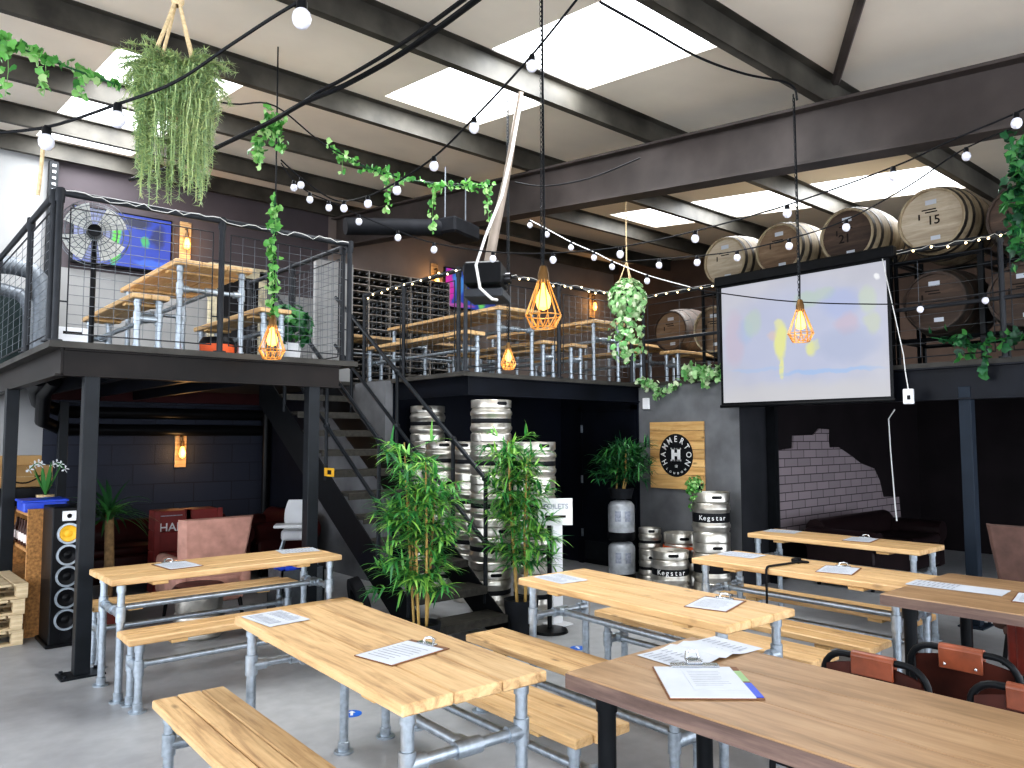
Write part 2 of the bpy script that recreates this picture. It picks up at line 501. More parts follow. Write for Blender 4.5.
struct('floor', MB().bx(-6, GX + .2, -5, BY + .2, -.1, 0), M['floor'], 'grey painted concrete floor of the whole taproom', 'floor')
mb = MB(); mb.bx(1.82, GX, BY, BY + .15, 0, DECK - .0)
struct('wall_back', mb, M['block'], 'navy painted blockwork back wall under the mezzanine', 'wall')
mb = MB(); mb.bx(1.82, 5.6, BY, BY + .15, 3.8, 5.5)
struct('wall_upper', mb, M['wall_purple'], 'dark plum upper back wall behind the left mezzanine', 'wall')
mb = MB(); mb.bx(1.82, 5.6, BY, BY + .14, DECK, 3.8)
struct('wall_panel', mb, M['wall_grey'], 'light grey panelled back wall of the left mezzanine', 'wall')
mb = MB(); mb.bx(5.6, GX, BY, BY + .15, DECK, 5.5)
struct('wall_rear', mb, M['wall_brown'], 'taupe back wall of the middle mezzanine', 'wall')
mb = MB(); mb.bx(-6, 1.82, BY, BY + .15, 0, 5.5)
struct('wall_left', mb, M['white_wall'], 'white painted back wall at the far left', 'wall')
mb = MB(); mb.bx(GX, GX + .15, -2, BY, 0, DECK)
struct('wall_right', mb, M['alcove'], 'dark end wall of the alcove below the barrels', 'wall')
mb = MB(); mb.bx(GX, GX + .15, -2, BY, DECK, 5.6)
struct('wall_gable', mb, M['gable'], 'brown gable end wall behind the barrels', 'wall')
mb = MB(); mb.bx(WX, WX + .15, 4.82, YF, 0, DECK)
struct('wall_plaster', mb, M['plaster'], 'grey plaster wall carrying the round-badge wooden sign', 'wall')
mb = MB(); mb.bx(WX + .002, WX + .15, YF, 7.65, 0, DECK)
struct('wall_door', mb, M['navy'], 'navy wall around the dark door under the mezzanine', 'wall')
mb = MB(); mb.bx(WX + .002, 8.08, 4.81, 4.98, 0, DECK)
struct('wall_pier', mb, M['plaster_shaded'], 'return of the grey plaster wall beside the alcove, shade put into its colour', 'wall')
mb = MB(); mb.bx(8.08, GX, 4.82, 4.98, 0, DECK)
struct('wall_alcove', mb, M['alcove'], 'dark brown side wall of the alcove around the white tiles', 'wall')
# broken-edged patch of tiles on the alcove wall
out = [(8.2, .55), (9.0, .53), (10.2, .52), (11.55, .5), (11.5, .8), (11.0, .82), (10.9, 1.05), (10.75, 1.22), (10.35, 1.3), (10.1, 1.4), (9.75, 1.52), (9.5, 1.52), (9.48, 1.62), (9.5, 1.75), (9.25, 1.76), (9.1, 1.68), (8.62, 1.67), (8.6, 1.52), (8.2, 1.5)]
mb = MB(); n = len(out)
mb.add([(x, 4.80, z) for x, z in out] + [(x, 4.825, z) for x, z in out], [tuple(range(n))] + [(i, i + n, (i + 1) % n + n, (i + 1) % n) for i in range(n)])
struct('wall_tiling', mb, M['tile'], 'patch of white metro tiles with a ragged edge in the alcove', 'tiles')
mb = MB(); mb.bx(4.75, WX, 7.65, 7.8, 0, DECK)
struct('wall_navy', mb, M['navy'], 'navy wall behind the tall keg stacks', 'wall')
mb = MB(); mb.bx(4.65, 4.75, 7.6, BY, 0, DECK - .02)
mb2 = MB(); mb2.bx(4.64, 4.65, 9.6, BY - .02, 0, DECK - .03)
struct('wall_niche', mb2, M['navy'], 'navy end of the stair wall in the sofa corner', 'wall')
struct('wall_stair', mb, M['plaster'], 'grey plaster wall beside the stair under the deck', 'wall')
# door on the navy wall
d = thing('door_1', (WX, 6.35, 0), 'dark navy door beside the plaster wall under the mezzanine', 'door', kind='structure')
mb = MB(); mb.cb(-.035, .0, .0, .85, .02, 2.0, .004); mb.build('leaf', M['navybeam'], d)
mb = MB(); mb.bx(-.05, 0, -.07, 0, 0, 2.06); mb.bx(-.05, 0, .85, .92, 0, 2.06); mb.bx(-.05, 0, -.07, .92, 2.0, 2.06); mb.build('door_frame', M['navybeam'], d)
mb = MB(); mb.bx(-.039, -.034, .04, .81, .06, .3); mb.build('kick_plate', M['post'], d)
for z in (.35, 1.05, 1.72):
    mb = MB(); mb.bx(-.055, -.03, .84, .865, z, z + .1); mb.build('hinge', M['galv'], d)
# roof
mb = MB()
sk_x = [(1.57, 2.63, 6.4, 10.6), (3.63, 4.69, 2.9, 6.0), (8.5, 9.58, 2.9, 7.6)]
ys = [-3, 2.9, 6.0, 6.4, 7.6, 10.6, 11.2]; xs = [-6, 1.57, 2.63, 3.63, 4.69, 8.5, 9.58, GX + .15]
CZ = lambda y: RZ(y) + .2
for i in range(len(xs) - 1):
    for j in range(len(ys) - 1):
        cx, cy = (xs[i] + xs[i + 1]) / 2, (ys[j] + ys[j + 1]) / 2
        if any(a < cx < b and c < cy < e for a, b, c, e in sk_x): continue
        p = [(xs[i], ys[j]), (xs[i + 1], ys[j]), (xs[i + 1], ys[j + 1]), (xs[i], ys[j + 1])]
        mb.add([(x, y, CZ(y)) for x, y in p] + [(x, y, CZ(y) + .05) for x, y in p], [(0, 3, 2, 1), (4, 5, 6, 7), (0, 1, 5, 4), (1, 2, 6, 5), (2, 3, 7, 6), (3, 0, 4, 7)])
struct('ceiling', mb, M['ceil'], 'beige lined sloping roof ceiling above the purlins', 'ceiling')
for i, (a, b, c, e) in enumerate(sk_x):
    mb = MB(); N = 14
    vs = []
    for k in range(N + 1):
        x = a + (b - a) * k / N; dz = .012 * (k % 2)
        vs += [(x, c, CZ(c) + .05 + dz), (x, e, CZ(e) + .05 + dz)]
    mb.add(vs, [(2 * k, 2 * k + 1, 2 * k + 3, 2 * k + 2) for k in range(N)])
    struct('window_%d' % (i + 1), mb, M['sky'], ['bright rooflight strip above the left mezzanine', 'bright rooflight strip above the middle of the hall', 'bright rooflight strip above the barrels'][i], 'skylight')
pl = ['nearest roof purlin, crossing above the big rooflight', 'second roof purlin, between the two panes of the big rooflight', 'third roof purlin, beyond the big rooflight', 'fourth roof purlin, crossing the left rooflight', 'fifth roof purlin, over the left mezzanine', 'last roof purlin, against the back wall']
for i, y in enumerate((2.8, 4.5, 6.2, 7.8, 9.4, 10.75)):
    mb = MB(); z = RZ(y)
    mb.bx(-6, GX, y + .0, y + .012, z, z + .2); mb.bx(-6, GX, y - .0, y + .07, z, z + .012); mb.bx(-6, GX, y - .06, y + .01, z + .188, z + .2)
    mb.bx(-6, GX, y - .004, y + .004, z - .004, z + .02)
    struct('ceiling_purlin', mb, M['purlin'], pl[i], 'roof beam')
mb = MB()
for (x0, x1, d0, d1) in ((5.62, 5.82, 0, .022), (5.715, 5.73, .02, .45), (5.62, 5.82, .448, .472)):
    p = [(x0, -3), (x1, -3), (x1, 10.85), (x0, 10.85)]
    zb = lambda y: 3.935 + .106 * (y - 4.23)
    mb.add([(x, y, zb(y) + d0) for x, y in p] + [(x, y, zb(y) + d1) for x, y in p], [(0, 3, 2, 1), (4, 5, 6, 7), (0, 1, 5, 4), (1, 2, 6, 5), (2, 3, 7, 6), (3, 0, 4, 7)])
struct('ceiling_rafter', mb, M['rafter'], 'deep steel roof rafter crossing in front of the barrels', 'roof beam')
p0, p1 = Vector((5.72, 2.75, 4.42)), Vector((4.55, 2.0, 4.36))
mb = MB(); mb.tube([p0, p1, p1 + (p1 - p0) * 1.5], .035, 6)
struct('ceiling_brace', mb, M['rafter'], 'thin diagonal roof brace meeting the rafter', 'roof beam')
mb = MB(); mb.bx(1.82, 5.0, BY - .12, BY - .01, 2.13, DECK - .02)
struct('trim_1', mb, M['red_beam'], 'oxblood strip along the back wall under the left deck', 'trim')
mb = MB(); mb.bx(1.76, 1.86, BY - .1, BY, 2.33, 5.1)
for i in range(34):
    z = 2.45 + i * .078
    mb.bx(1.79, 1.83, BY - .115, BY - .1, z, z + .03, 1)
tag(mb.build('perforated_post', [M['post'], M['white_pl']]), 'perforated grey steel upright at the left end of the plum wall', 'post', kind='structure')

# ---- left mezzanine
mb = MB(); mb.bx(1.03, 3.42, 6.06, BY, DECK - .045, DECK)
struct('mezzanine_deck', mb, M['plankdeck'], 'deck of the left mezzanine above the sofa corner', 'deck')
mb = MB(); mb.bx(1.13, 3.27, 6.12, 6.135, 2.095, 2.285); mb.bx(1.13, 3.27, 6.09, 6.2, 2.09, 2.105); mb.bx(1.13, 3.27, 6.09, 6.2, 2.272, 2.286)
struct('mezzanine_beam', mb, M['beam'], 'brown black steel beam along the front of the left mezzanine', 'beam')
mb = MB(); mb.bx(1.11, 1.125, 6.1, BY, 2.095, 2.285); mb.bx(1.08, 1.16, 6.1, BY, 2.09, 2.104)
struct('mezzanine_beam', mb, M['beam'], 'brown black steel beam along the left side of the left mezzanine', 'beam')
for i, x in enumerate((1.7, 2.25, 2.8)):
    mb = MB(); mb.bx(x, x + .05, 6.15, BY, 2.15, 2.285)
    struct('mezzanine_joist', mb, M['navybeam'], ['left', 'middle', 'right'][i] + 'most of the joists under the left mezzanine deck' if i != 1 else 'middle joist of the three under the left mezzanine deck', 'joist')
pst = [(1.315, 6.15, 'front left steel post, beside the tall loudspeaker'), (3.03, 6.15, 'front right steel post, before the foot of the stair'), (1.12, 8.2, 'left side steel post, in front of the cardboard box'), (1.98, 10.6, 'rear steel post, against the blockwork wall'), (WX + .06, 2.54, 'navy steel post at the right, under the barrel deck')]
for i, (x, y, lb) in enumerate(pst):
    o = thing('steel_post', (x, y, 0), lb, 'post', kind='structure')
    mm = M['post'] if i < 4 else M['navybeam']
    if i == 4: mm = plain('slate_blue_post_paint', '1c2530', .45, .1, .12, 4)
    mb = MB(); mb.cb(-.05, .05, -.05, .05, .012, 2.1, .004); mb.build('shaft', mm, o)
    mb = MB(); mb.bx(-.14, .14, -.1, .1, 0, .012)
    for sx in (-.11, .11):
        for sy in (-.07, .07): mb.lathe([(.001, .03), (.013, .03), (.013, .012)], 6, Matrix.Translation((sx, sy, 0)))
    mb.build('base_plate', mm, o)


def railing(label, p0, p1, posts, h=1.06, z=DECK, mesh=True, wire=.0022, gap=.065, vgap=.1, mid=None, mat=None, rr=.024):
    """posts: fractions along the run"""
    p0 = Vector(p0); p1 = Vector(p1); L = (p1 - p0).length
    o = thing('railing', (p0.x, p0.y, z), label, 'railing', math.atan2(p1.y - p0.y, p1.x - p0.x))
    mt = mat or M['railblk']
    MB().tube([(0, 0, h), (L, 0, h)], rr, 10).build('top_rail', mt, o)
    for f in posts:
        mb = MB(); x = L * f
        mb.tube([(x, 0, 0), (x, 0, h - .02)], rr * .95, 10)
        mb.lathe([(.03, h - .07), (.033, h - .03), (.03, h + .03)], 10, Matrix.Translation((x, 0, 0)))
        mb.lathe([(.001, .012), (.05, .012), (.05, 0)], 10, Matrix.Translation((x, 0, 0)))
        mb.build('post', mt, o)
    if mid:
        MB().tube([(0, 0, mid), (L, 0, mid)], rr * .8, 8).build('mid_rail', mt, o)
    if mesh:
        for a, b in zip(posts[:-1], posts[1:]):
            x0, x1 = L * a + .07, L * b - .07
            mb = MB(); z0, z1 = .06, h - .1
            mb.tube([(x0, 0, z0), (x1, 0, z0), (x1, 0, z1), (x0, 0, z1)], .007, 5, closed=True, smooth=False)
            for c in (.25, .75):
                zz = z0 + (z1 - z0) * c
                mb.tube([(x0 - .05, 0, zz), (x0, 0, zz)], .006, 5); mb.tube([(x1, 0, zz), (x1 + .05, 0, zz)], .006, 5)
            mb.build('panel_frame', mt, o)
            mb = MB()
            n1 = int((z1 - z0) / gap); n2 = max(2, int((x1 - x0) / vgap))
            for i in range(1, n1): mb.tube([(x0, 0, z0 + (z1 - z0) * i / n1), (x1, 0, z0 + (z1 - z0) * i / n1)], wire, 4, caps=False)
            for i in range(1, n2): mb.tube([(x0 + (x1 - x0) * i / n2, .004, z0), (x0 + (x1 - x0) * i / n2, .004, z1)], wire, 4, caps=False)
            mb.build('wire_mesh', M['galv_dk'], o)
    return o


railing('front railing of the left mezzanine with wire mesh panels', (1.07, 6.12, 0), (3.36, 6.12, 0), (.0, .5, 1.0))
railing('railing along the left side of the left mezzanine', (1.05, 10.6, 0), (1.05, 6.2, 0), (0.0, .4, .79, 1.0), vgap=.3)
railing('railing on the right side of the left mezzanine above the stair', (3.36, 6.2, 0), (3.36, 8.4, 0), (.02, .5, 1.0))

# ---- middle and right mezzanine
mb = MB(); mb.bx(4.72, GX, YF - .03, BY, DECK - .045, DECK); mb.bx(3.42, 4.72, 8.3, BY, DECK - .045, DECK); mb.bx(WX - .02, GX, -2, YF, DECK - .045, DECK)
struct('mezzanine_deck', mb, M['plankdeck'], 'deck of the middle and right mezzanine', 'deck')
mb = MB(); mb.bx(4.8, WX, YF + .02, YF + .035, 2.1, 2.285); mb.bx(4.8, WX, YF - .02, YF + .09, 2.09, 2.104); mb.bx(4.8, WX, YF - .02, YF + .09, 2.272, 2.286)
struct('mezzanine_beam', mb, M['navybeam'], 'navy steel beam along the front of the middle mezzanine', 'beam')
mb = MB(); mb.bx(4.79, 4.8, YF - .02, 7.6, 2.09, 2.285)
struct('mezzanine_beam', mb, M['navybeam'], 'short navy beam under the left edge of the middle mezzanine', 'beam')
mb = MB(); mb.bx(WX + .02, WX + .035, -2, 4.85, 2.0, 2.285); mb.bx(WX - .03, WX + .09, -2, 4.85, 1.985, 2.0); mb.bx(WX - .03, WX + .09, -2, 4.85, 2.27, 2.286)
struct('mezzanine_beam', mb, M['navybeam'], 'navy steel beam under the deck that carries the barrels', 'beam')
mb = MB(); mb.bx(8.02, 8.1, 4.70, 4.80, 0, DECK - .05)
struct('trim_2', mb, M['blk'], 'black upright at the edge of the tiled alcove', 'trim')
railing('front railing of the middle mezzanine with wire mesh', (4.77, YF, 0), (WX - .05, YF, 0), (0.0, .5, .97), h=1.07)
railing('railing along the stair side of the middle mezzanine', (4.77, 8.3, 0), (4.77, YF + .08, 0), (0.0, .45, .98), h=1.07, mesh=True)
railing('long railing along the right mezzanine before the barrels', (WX, YF, 0), (WX, .3, 0), (.015, .2, .45, .68, .9), h=1.07, mid=.52, vgap=.6, gap=.12)

# ---- stair
st = thing('staircase', (3.48, 5.0, 0), 'black steel open-riser staircase up to the mezzanine', 'staircase', kind='structure')
SL = .715; NT_ = 12; RISE = DECK / NT_; GO = RISE / SL
for i in range(NT_ - 1):
    z = (i + 1) * RISE - .05; y = i * GO
    mb = MB(); mb.cb(.02, .77, y - .02, y + .25, z, z + .035, .004); mb.bx(.02, .77, y - .022, y - .012, z - .03, z + .03)
    mb.build('tread', M['tread'], st)
for x in (0, .78):
    mb = MB(); e = NT_ * GO
    pr = [(-.02, 0), (.28, 0), (e + .1, DECK - .3), (e + .1, DECK), (e - .1, DECK), (-.02, .12)]
    vs = [(x, y, z) for y, z in pr] + [(x + .012, y, z) for y, z in pr]
    k = len(pr)
    mb.add(vs, [tuple(range(k)), tuple(range(2 * k - 1, k - 1, -1))] + [(i, i + k, (i + 1) % k + k, (i + 1) % k) for i in range(k)])
    mb.build('stringer', M['blk'], st)
for side, x in (('left', 0.0), ('right', .79)):
    h = thing('handrail', (3.48 + x, 5.0, 0), side + ' hand black tube handrail of the staircase', 'handrail')
    h['label'] = 'black tube handrail on the %s' % ('sofa side of the staircase' if side == 'left' else 'keg side of the staircase')
    ye = 3.1
    f = (lambda y, o: y * SL + o)
    hi, lo = (1.08, .52)
    MB().tube([(0, .02, .18), (0, .14, f(.14, .5)), (0, .2, f(.2, lo)), (0, ye, f(ye, lo))][2:], .019, 8).build('mid_rail', M['post'], h)
    MB().tube([(0, .25, f(.25, hi)), (0, ye, f(ye, hi))], .021, 8).build('top_rail', M['post'], h)
    for y in (.3, .78, 1.75, 2.7):
        mb = MB(); mb.tube([(0, y, f(y, .0)), (0, y, f(y, hi))], .019, 8)
        mb.ball((0, y, f(y, hi)), .034, 10); mb.ball((0, y, f(y, lo)), .034, 10)
        mb.build('post', M['post'], h)

# ------------------------------------------------------------------ tables and benches
def pipe_leg(h, hc, r=.0235):
    mb = MB()
    mb.tube([(0, 0, 0), (0, 0, h)], r, 12)
    mb.lathe([(.001, .014), (.03, .016), (.03, .012), (.052, .01), (.052, 0)], 14)
    mb.lathe([(r, .008), (r * 1.25, .01), (r * 1.3, .055), (r, .058)], 12)
    mb.lathe([(r, hc - .05), (r * 1.3, hc - .048), (r * 1.3, hc + .048), (r, hc + .05)], 12)
    mb.lathe([(r, h - .05), (r * 1.25, h - .048), (r * 1.25, h - .002), (.05, h - .001)], 12)
    return mb


def pipe_frame(o, L, W, h, hc, mat, inset=.075, iny=.065):
    sx, sy = L / 2 - inset, W / 2 - iny
    for x in (-sx, sx):
        for y in (-sy, sy):
            pipe_leg(h, hc).build('leg', mat, o, (x, y, 0))
        mb = MB(); r = .0205
        mb.tube([(x, -sy, hc), (x, sy, hc)], r, 12)
        for s in (-1, 1): mb.tube([(x, s * sy, hc), (x, s * (sy - .07), hc)], .03, 12)
        mb.tube([(x, -.055, hc), (x, .055, hc)], .031, 12)
        s = 1 if x < 0 else -1
        mb.tube([(x, 0, hc), (x + s * .06, 0, hc)], .03, 12)
        mb.build('crossbar', mat, o)
    MB().tube([(-sx, 0, hc), (sx, 0, hc)], .0205, 12).build('stretcher', mat, o)


def boards(L, W, z0, z1, n, uneven=.0, c=.006):
    mb = MB()
    for i in range(n):
        w = W / n
        a, b = -W / 2 + i * w + .0012, -W / 2 + (i + 1) * w - .0012
        e = random.uniform(-uneven, uneven); e2 = random.uniform(-uneven, uneven)
        mb.cb(-L / 2 + e, L / 2 + e2, a, b, z0 + random.uniform(0, .0015), z1 + random.uniform(-.001, .001), c)
    return mb


def table(loc, rz, L, W, label, top='pine', group='pine tables on galvanised pipe frames', H=.77, nb=3):
    o = thing('table', loc, label, 'table', rz, group)
    boards(L, W, H - .042, H, nb, .006).build('tabletop', M[top], o)
    for x in (-L / 2 + .3, L / 2 - .3):
        MB().cb(x - .05, x + .05, -W / 2 + .03, W / 2 - .03, H - .065, H - .043, .003).build('batten', M['batten'], o)
    pipe_frame(o, L, W, H - .043, .54, M['galv'])
    return o


def bench(loc, rz, L, W, label, top='pine', group='pine benches on galvanised pipe frames', H=.45, nb=2):
    o = thing('bench', loc, label, 'bench', rz, group)
    boards(L, W, H - .042, H, nb, .008).build('seat', M[top], o)
    for x in (-L / 2 + .3, L / 2 - .3):
        MB().cb(x - .05, x + .05, -W / 2 + .02, W / 2 - .02, H - .065, H - .043, .003).build('batten', M['batten'], o)
    pipe_frame(o, L, W, H - .043, .26, M['galv'], iny=.06)
    return o


Q = PI / 2
table((2.09, 5.59, 0), 0, 1.6, .56, 'pine table before the pink wing chair, end-on beside the left steel post', 'pine')
bench((2.12, 5.18, 0), 0, 1.58, .29, 'pine bench along the near side of the table by the left steel post', 'pine')
bench((2.17, 6.33, 0), 0, 1.58, .29, 'pine bench between the far side of that table and the pink wing chair', 'pine')
table((1.775, 3.01, 0), Q - R(2.5), 1.64, .63, 'pine table in the middle foreground holding a clipboard and a loose menu', 'pine_old')
bench((1.26, 3.0, 0), Q - R(1.5), 1.66, .33, 'weathered pine bench on the near left, in front of the foreground table', 'pine_old', nb=3)
bench((2.42, 3.03, 0), Q - R(1), 1.64, .32, 'pine bench on the far side of the foreground table, partly under it', 'pine', nb=3)
bench((3.04, 3.0, 0), Q - R(2), 1.64, .29, 'weathered pine bench reaching behind the dark stained foreground table', 'pine_old')
table((3.49, 2.9, 0), Q - R(3), 1.58, .58, 'pine table in the middle, second from the keg stacks, with one clipboard', 'pine')
bench((4.13, 2.95, 0), Q - R(1), 1.62, .29, 'pine bench at the right side of the middle table', 'pine')
bench((4.62, 2.83, 0), Q - R(1), 1.56, .29, 'pine bench on the near side of the table with a carabiner lead', 'pine')
table((5.02, 2.72, 0), Q, 1.5, .57, 'pine table carrying a clipboard and a black carabiner lead', 'pine')
bench((5.52, 2.92, 0), Q, 1.55, .29, 'pine bench on the far side of the table with the carabiner lead', 'pine')
table((6.6, 3.27, 0), Q, 1.52, .5, 'farthest pine table on the floor, in front of the tiled alcove', 'pine')


def dark_table(loc, L, W, label):
    o = thing('table', loc, label, 'table', Q, 'dark stained tables on black legs')
    mb = MB(); H = .775
    n = 3
    for i in range(n):
        a, b = -W / 2 + i * W / n, -W / 2 + (i + 1) * W / n
        mb.cb(-L / 2, L / 2, a + .0002, b - .0002, H - .06, H, .0025)
    mb.build('tabletop', M['dark_board'], o)
    mb = MB(); t = .0025
    mb.bx(-L / 2 - t, L / 2 + t, -W / 2 - t, -W / 2, H - .06, H - .006); mb.bx(-L / 2 - t, L / 2 + t, W / 2, W / 2 + t, H - .06, H - .006)
    mb.bx(L / 2, L / 2 + t, -W / 2, W / 2, H - .06, H - .006); mb.bx(-L / 2 - t, -L / 2, -W / 2, W / 2, H - .06, H - .006)
    e = mb.build('edge', M['dark_edge'], o); e['label'] = 'rough dark sawn edge'
    for x in (-L / 2 + .12, L / 2 - .12):
        for y in (-W / 2 + .09, W / 2 - .09):
            mb = MB(); mb.tube([(x, y, 0), (x, y, H - .06)], .034, 14)
            mb.lathe([(.001, .012), (.07, .012), (.07, 0)], 16, Matrix.Translation((x, y, 0)))
            mb.lathe([(.04, H - .13), (.042, H - .062), (.042, H - .06)], 14, Matrix.Translation((x, y, 0)))
            mb.build('leg', M['blk'], o)
    for x in (-L / 2 + .12, L / 2 - .12):
        MB().bx(x - .03, x + .03, -W / 2 + .06, W / 2 - .06, H - .075, H - .061).build('crosspiece', M['blk'], o)
    return o


dark_table((2.47, .82, 0), 2.56, .78, 'dark stained table with black legs nearest the camera, with an open menu')
dark_table((4.93, .72, 0), 2.5, 1.0, 'dark stained table at the right edge, beyond the leather chairs')
# upstairs furniture
table((2.26, 7.22, DECK), Q, 1.66, .64, 'pine table upstairs on the left mezzanine behind the mesh', 'pine', 'upstairs tables')
bench((1.76, 7.2, DECK), Q, 1.7, .28, 'pine bench upstairs left of the left mezzanine table', 'pine', 'upstairs benches')
bench((2.78, 7.2, DECK), Q, 1.7, .28, 'pine bench upstairs right of the left mezzanine table', 'pine', 'upstairs benches')
bench((4.98, 7.4, DECK), Q, 2.1, .28, 'long pine bench upstairs nearest the stair railing', 'pine', 'upstairs benches')
table((5.65, 7.55, DECK), Q, 2.3, .62, 'pine table upstairs under the projector, first from the stair', 'pine', 'upstairs tables')
bench((6.2, 7.4, DECK), Q, 1.9, .28, 'pine bench upstairs on the right of the table under the projector', 'pine', 'upstairs benches')
bench((6.66, 7.4, DECK), Q, 1.9, .28, 'pine bench upstairs on the left of the table by the corner post', 'pine', 'upstairs benches')
table((7.15, 7.45, DECK), Q, 2.1, .58, 'pine table upstairs beside the corner post of the railing', 'pine', 'upstairs tables')
bench((7.75, 7.4, DECK), Q, 2.0, .28, 'pine bench upstairs right of the corner post table', 'pine', 'upstairs benches')
table((9.3, 7.9, DECK), 0, 1.7, .6, 'pine table upstairs on the right mezzanine behind the barrels', 'pine', 'upstairs tables')
bench((8.6, 6.2, DECK), 0, 1.1, .3, 'short pine bench upstairs beside the half-hidden lower barrel', 'pine', 'upstairs benches')
table((6.3, 9.8, DECK), 0, 2.2, .6, 'pine table upstairs before the bottle rack', 'pine', 'upstairs tables')


# ------------------------------------------------------------------ papers and clipboards
def clipboard(loc, rz, label, big=1.0):
    o = thing('clipboard', loc, label, 'clipboard', rz, 'clipboards on the tables')
    w, h = .23 * big, .32 * big
    MB().cb(-w / 2, w / 2, -h / 2, h / 2, 0, .004, .0015).build('board', M['cboard'], o)
    mb = MB(); mb.bx(-w / 2 + .008, w / 2 - .008, -h / 2 + .003, h / 2 - .03, .0042, .0052)
    mb.build('sheet', M['paper'], o)
    mb = MB()
    for i in range(8):
        y = h / 2 - .09 - i * .026 * big
        mb.bx(-w / 2 + .03, w / 2 - random.uniform(.035, .08), y, y + .005, .0054, .0057)
    mb.build('printing', M['print'], o)
    mb = MB(); mb.cb(-.05, .05, h / 2 - .035, h / 2 - .004, .006, .012, .002)
    pts = [(-.03, h / 2 - .012, .01), (-.024, h / 2 - .002, .024), (0, h / 2 + .004, .028), (.024, h / 2 - .002, .024), (.03, h / 2 - .012, .01)]
    mb.tube(pts, .006, 6)
    mb.build('clip', M['chrome'], o)
    return o


def menu(loc, rz, label, w=.21, h=.297):
    o = thing('menu_sheet', loc, label, 'menu', rz, 'loose paper menus')
    mb = MB(); N = 6
    vs = []
    for i in range(N + 1):
        x = -w / 2 + w * i / N; z = .0015 + .002 * abs(math.sin(i * 1.3))
        vs += [(x, -h / 2, z), (x, h / 2, z * .8)]
    mb.add(vs, [(2 * i, 2 * i + 2, 2 * i + 3, 2 * i + 1) for i in range(N)])
    mb.add([(v[0], v[1], v[2] - .001) for v in vs], [(2 * i, 2 * i + 1, 2 * i + 3, 2 * i + 2) for i in range(N)])
    mb.build('sheet', M['paper'], o)
    mb = MB()
    for c in (-1, 1):
        for i in range(9):
            y = h / 2 - .04 - i * .026
            x0 = -w / 2 + .015 if c < 0 else .012
            mb.bx(x0, x0 + w * random.uniform(.25, .4), y, y + .005, .0044, .0047)
    mb.build('printing', M['print'], o)
    return o


TZ = .771
clipboard((1.78, 5.62, TZ), R(5), 'clipboard on the table by the left steel post')
menu((2.72, 5.72, TZ), R(80), 'loose menu at the far end of the table by the left steel post')
menu((1.63, 3.66, TZ), R(4), 'loose menu on the far corner of the middle foreground table')
clipboard((1.77, 2.74, TZ), R(-80), 'clipboard on the middle foreground table')
menu((3.42, 3.5, TZ), R(-6), 'loose menu at the far end of the middle table beside the bamboo')
clipboard((3.52, 2.43, TZ), R(-75), 'clipboard on the near end of the middle table')
clipboard((5.02, 2.5, TZ), R(-75), 'clipboard on the table with the carabiner lead')
menu((5.12, 3.3, TZ), R(4), 'loose menu at the far end of the table with the carabiner lead')
menu((6.68, 3.86, TZ), R(10), 'loose menu at the far end of the farthest pine table')
clipboard((6.64, 3.1, TZ), R(-80), 'clipboard on the farthest pine table')
menu((4.93, 1.75, .776), R(4), 'wide loose menu on the dark table at the right edge', .2, .5)
clipboard((4.9, 1.33, .776), R(-80), 'clipboard on the dark table at the right edge')
# open menu and busy clipboard on the nearest dark table
o = thing('open_menu', (2.68, 1.93, .776), 'large open folded menu behind the clipboard on the nearest dark table', 'menu', R(-4))
mb = MB()
for s in (-1, 1):
    N = 6; vs = []
    for i in range(N + 1):
        x = s * .245 * i / N; z = .002 + .012 * math.exp(-((i - .8) / 1.2) ** 2) * (1 if i else .3)
        vs += [(x, -.13, z), (x, .12, z)]
    mb.add(vs, [(2 * i, 2 * i + 2, 2 * i + 3, 2 * i + 1) if s > 0 else (2 * i, 2 * i + 1, 2 * i + 3, 2 * i + 2) for i in range(N)], 0, True)
mb.build('sheet', M['paper'], o)
mb = MB()
for s in (-1, 1):
    for c in (0, 1):
        for i in range(8):
            x0 = s * .13 - .1 + c * .1
            mb.bx(x0, x0 + random.uniform(.05, .085), .09 - i * .026, .095 - i * .026, .0052, .0055)
mb.build('printing', M['print'], o)
o = thing('clipboard', (2.36, 1.68, .776), 'large clipboard with a white receipt and blue tabs on the nearest dark table', 'clipboard', R(-42), 'clipboards on the tables')
MB().cb(-.16, .16, -.18, .18, 0, .005, .002).build('board', M['cboard'], o)
MB().bx(-.155, .13, -.178, .165, .0052, .009).build('sheet', M['paper'], o)
MB().bx(-.06, .12, -.1, .14, .0095, .0105).build('receipt', M['paper'], o)
mb = MB()
for i in range(9): mb.bx(-.045, .1 - random.uniform(0, .05), .1 - i * .02, .103 - i * .02, .0106, .0108)
mb.build('printing', M['print'], o)
MB().bx(.131, .158, -.17, -.02, .0052, .0075).build('blue_tab', M['blue'], o)
MB().bx(.131, .158, .0, .12, .0052, .0075).build('green_tab', M['leaf_var'], o)
mb = MB(); mb.cb(-.09, .09, .15, .19, .008, .018, .003)
mb.cb(-.03, .03, .16, .215, .018, .03, .004); mb.tube([(-.025, .21, .025), (-.02, .222, .05), (.02, .222, .05), (.025, .21, .025)], .007, 6)
mb.build('clip', M['chrome'], o)
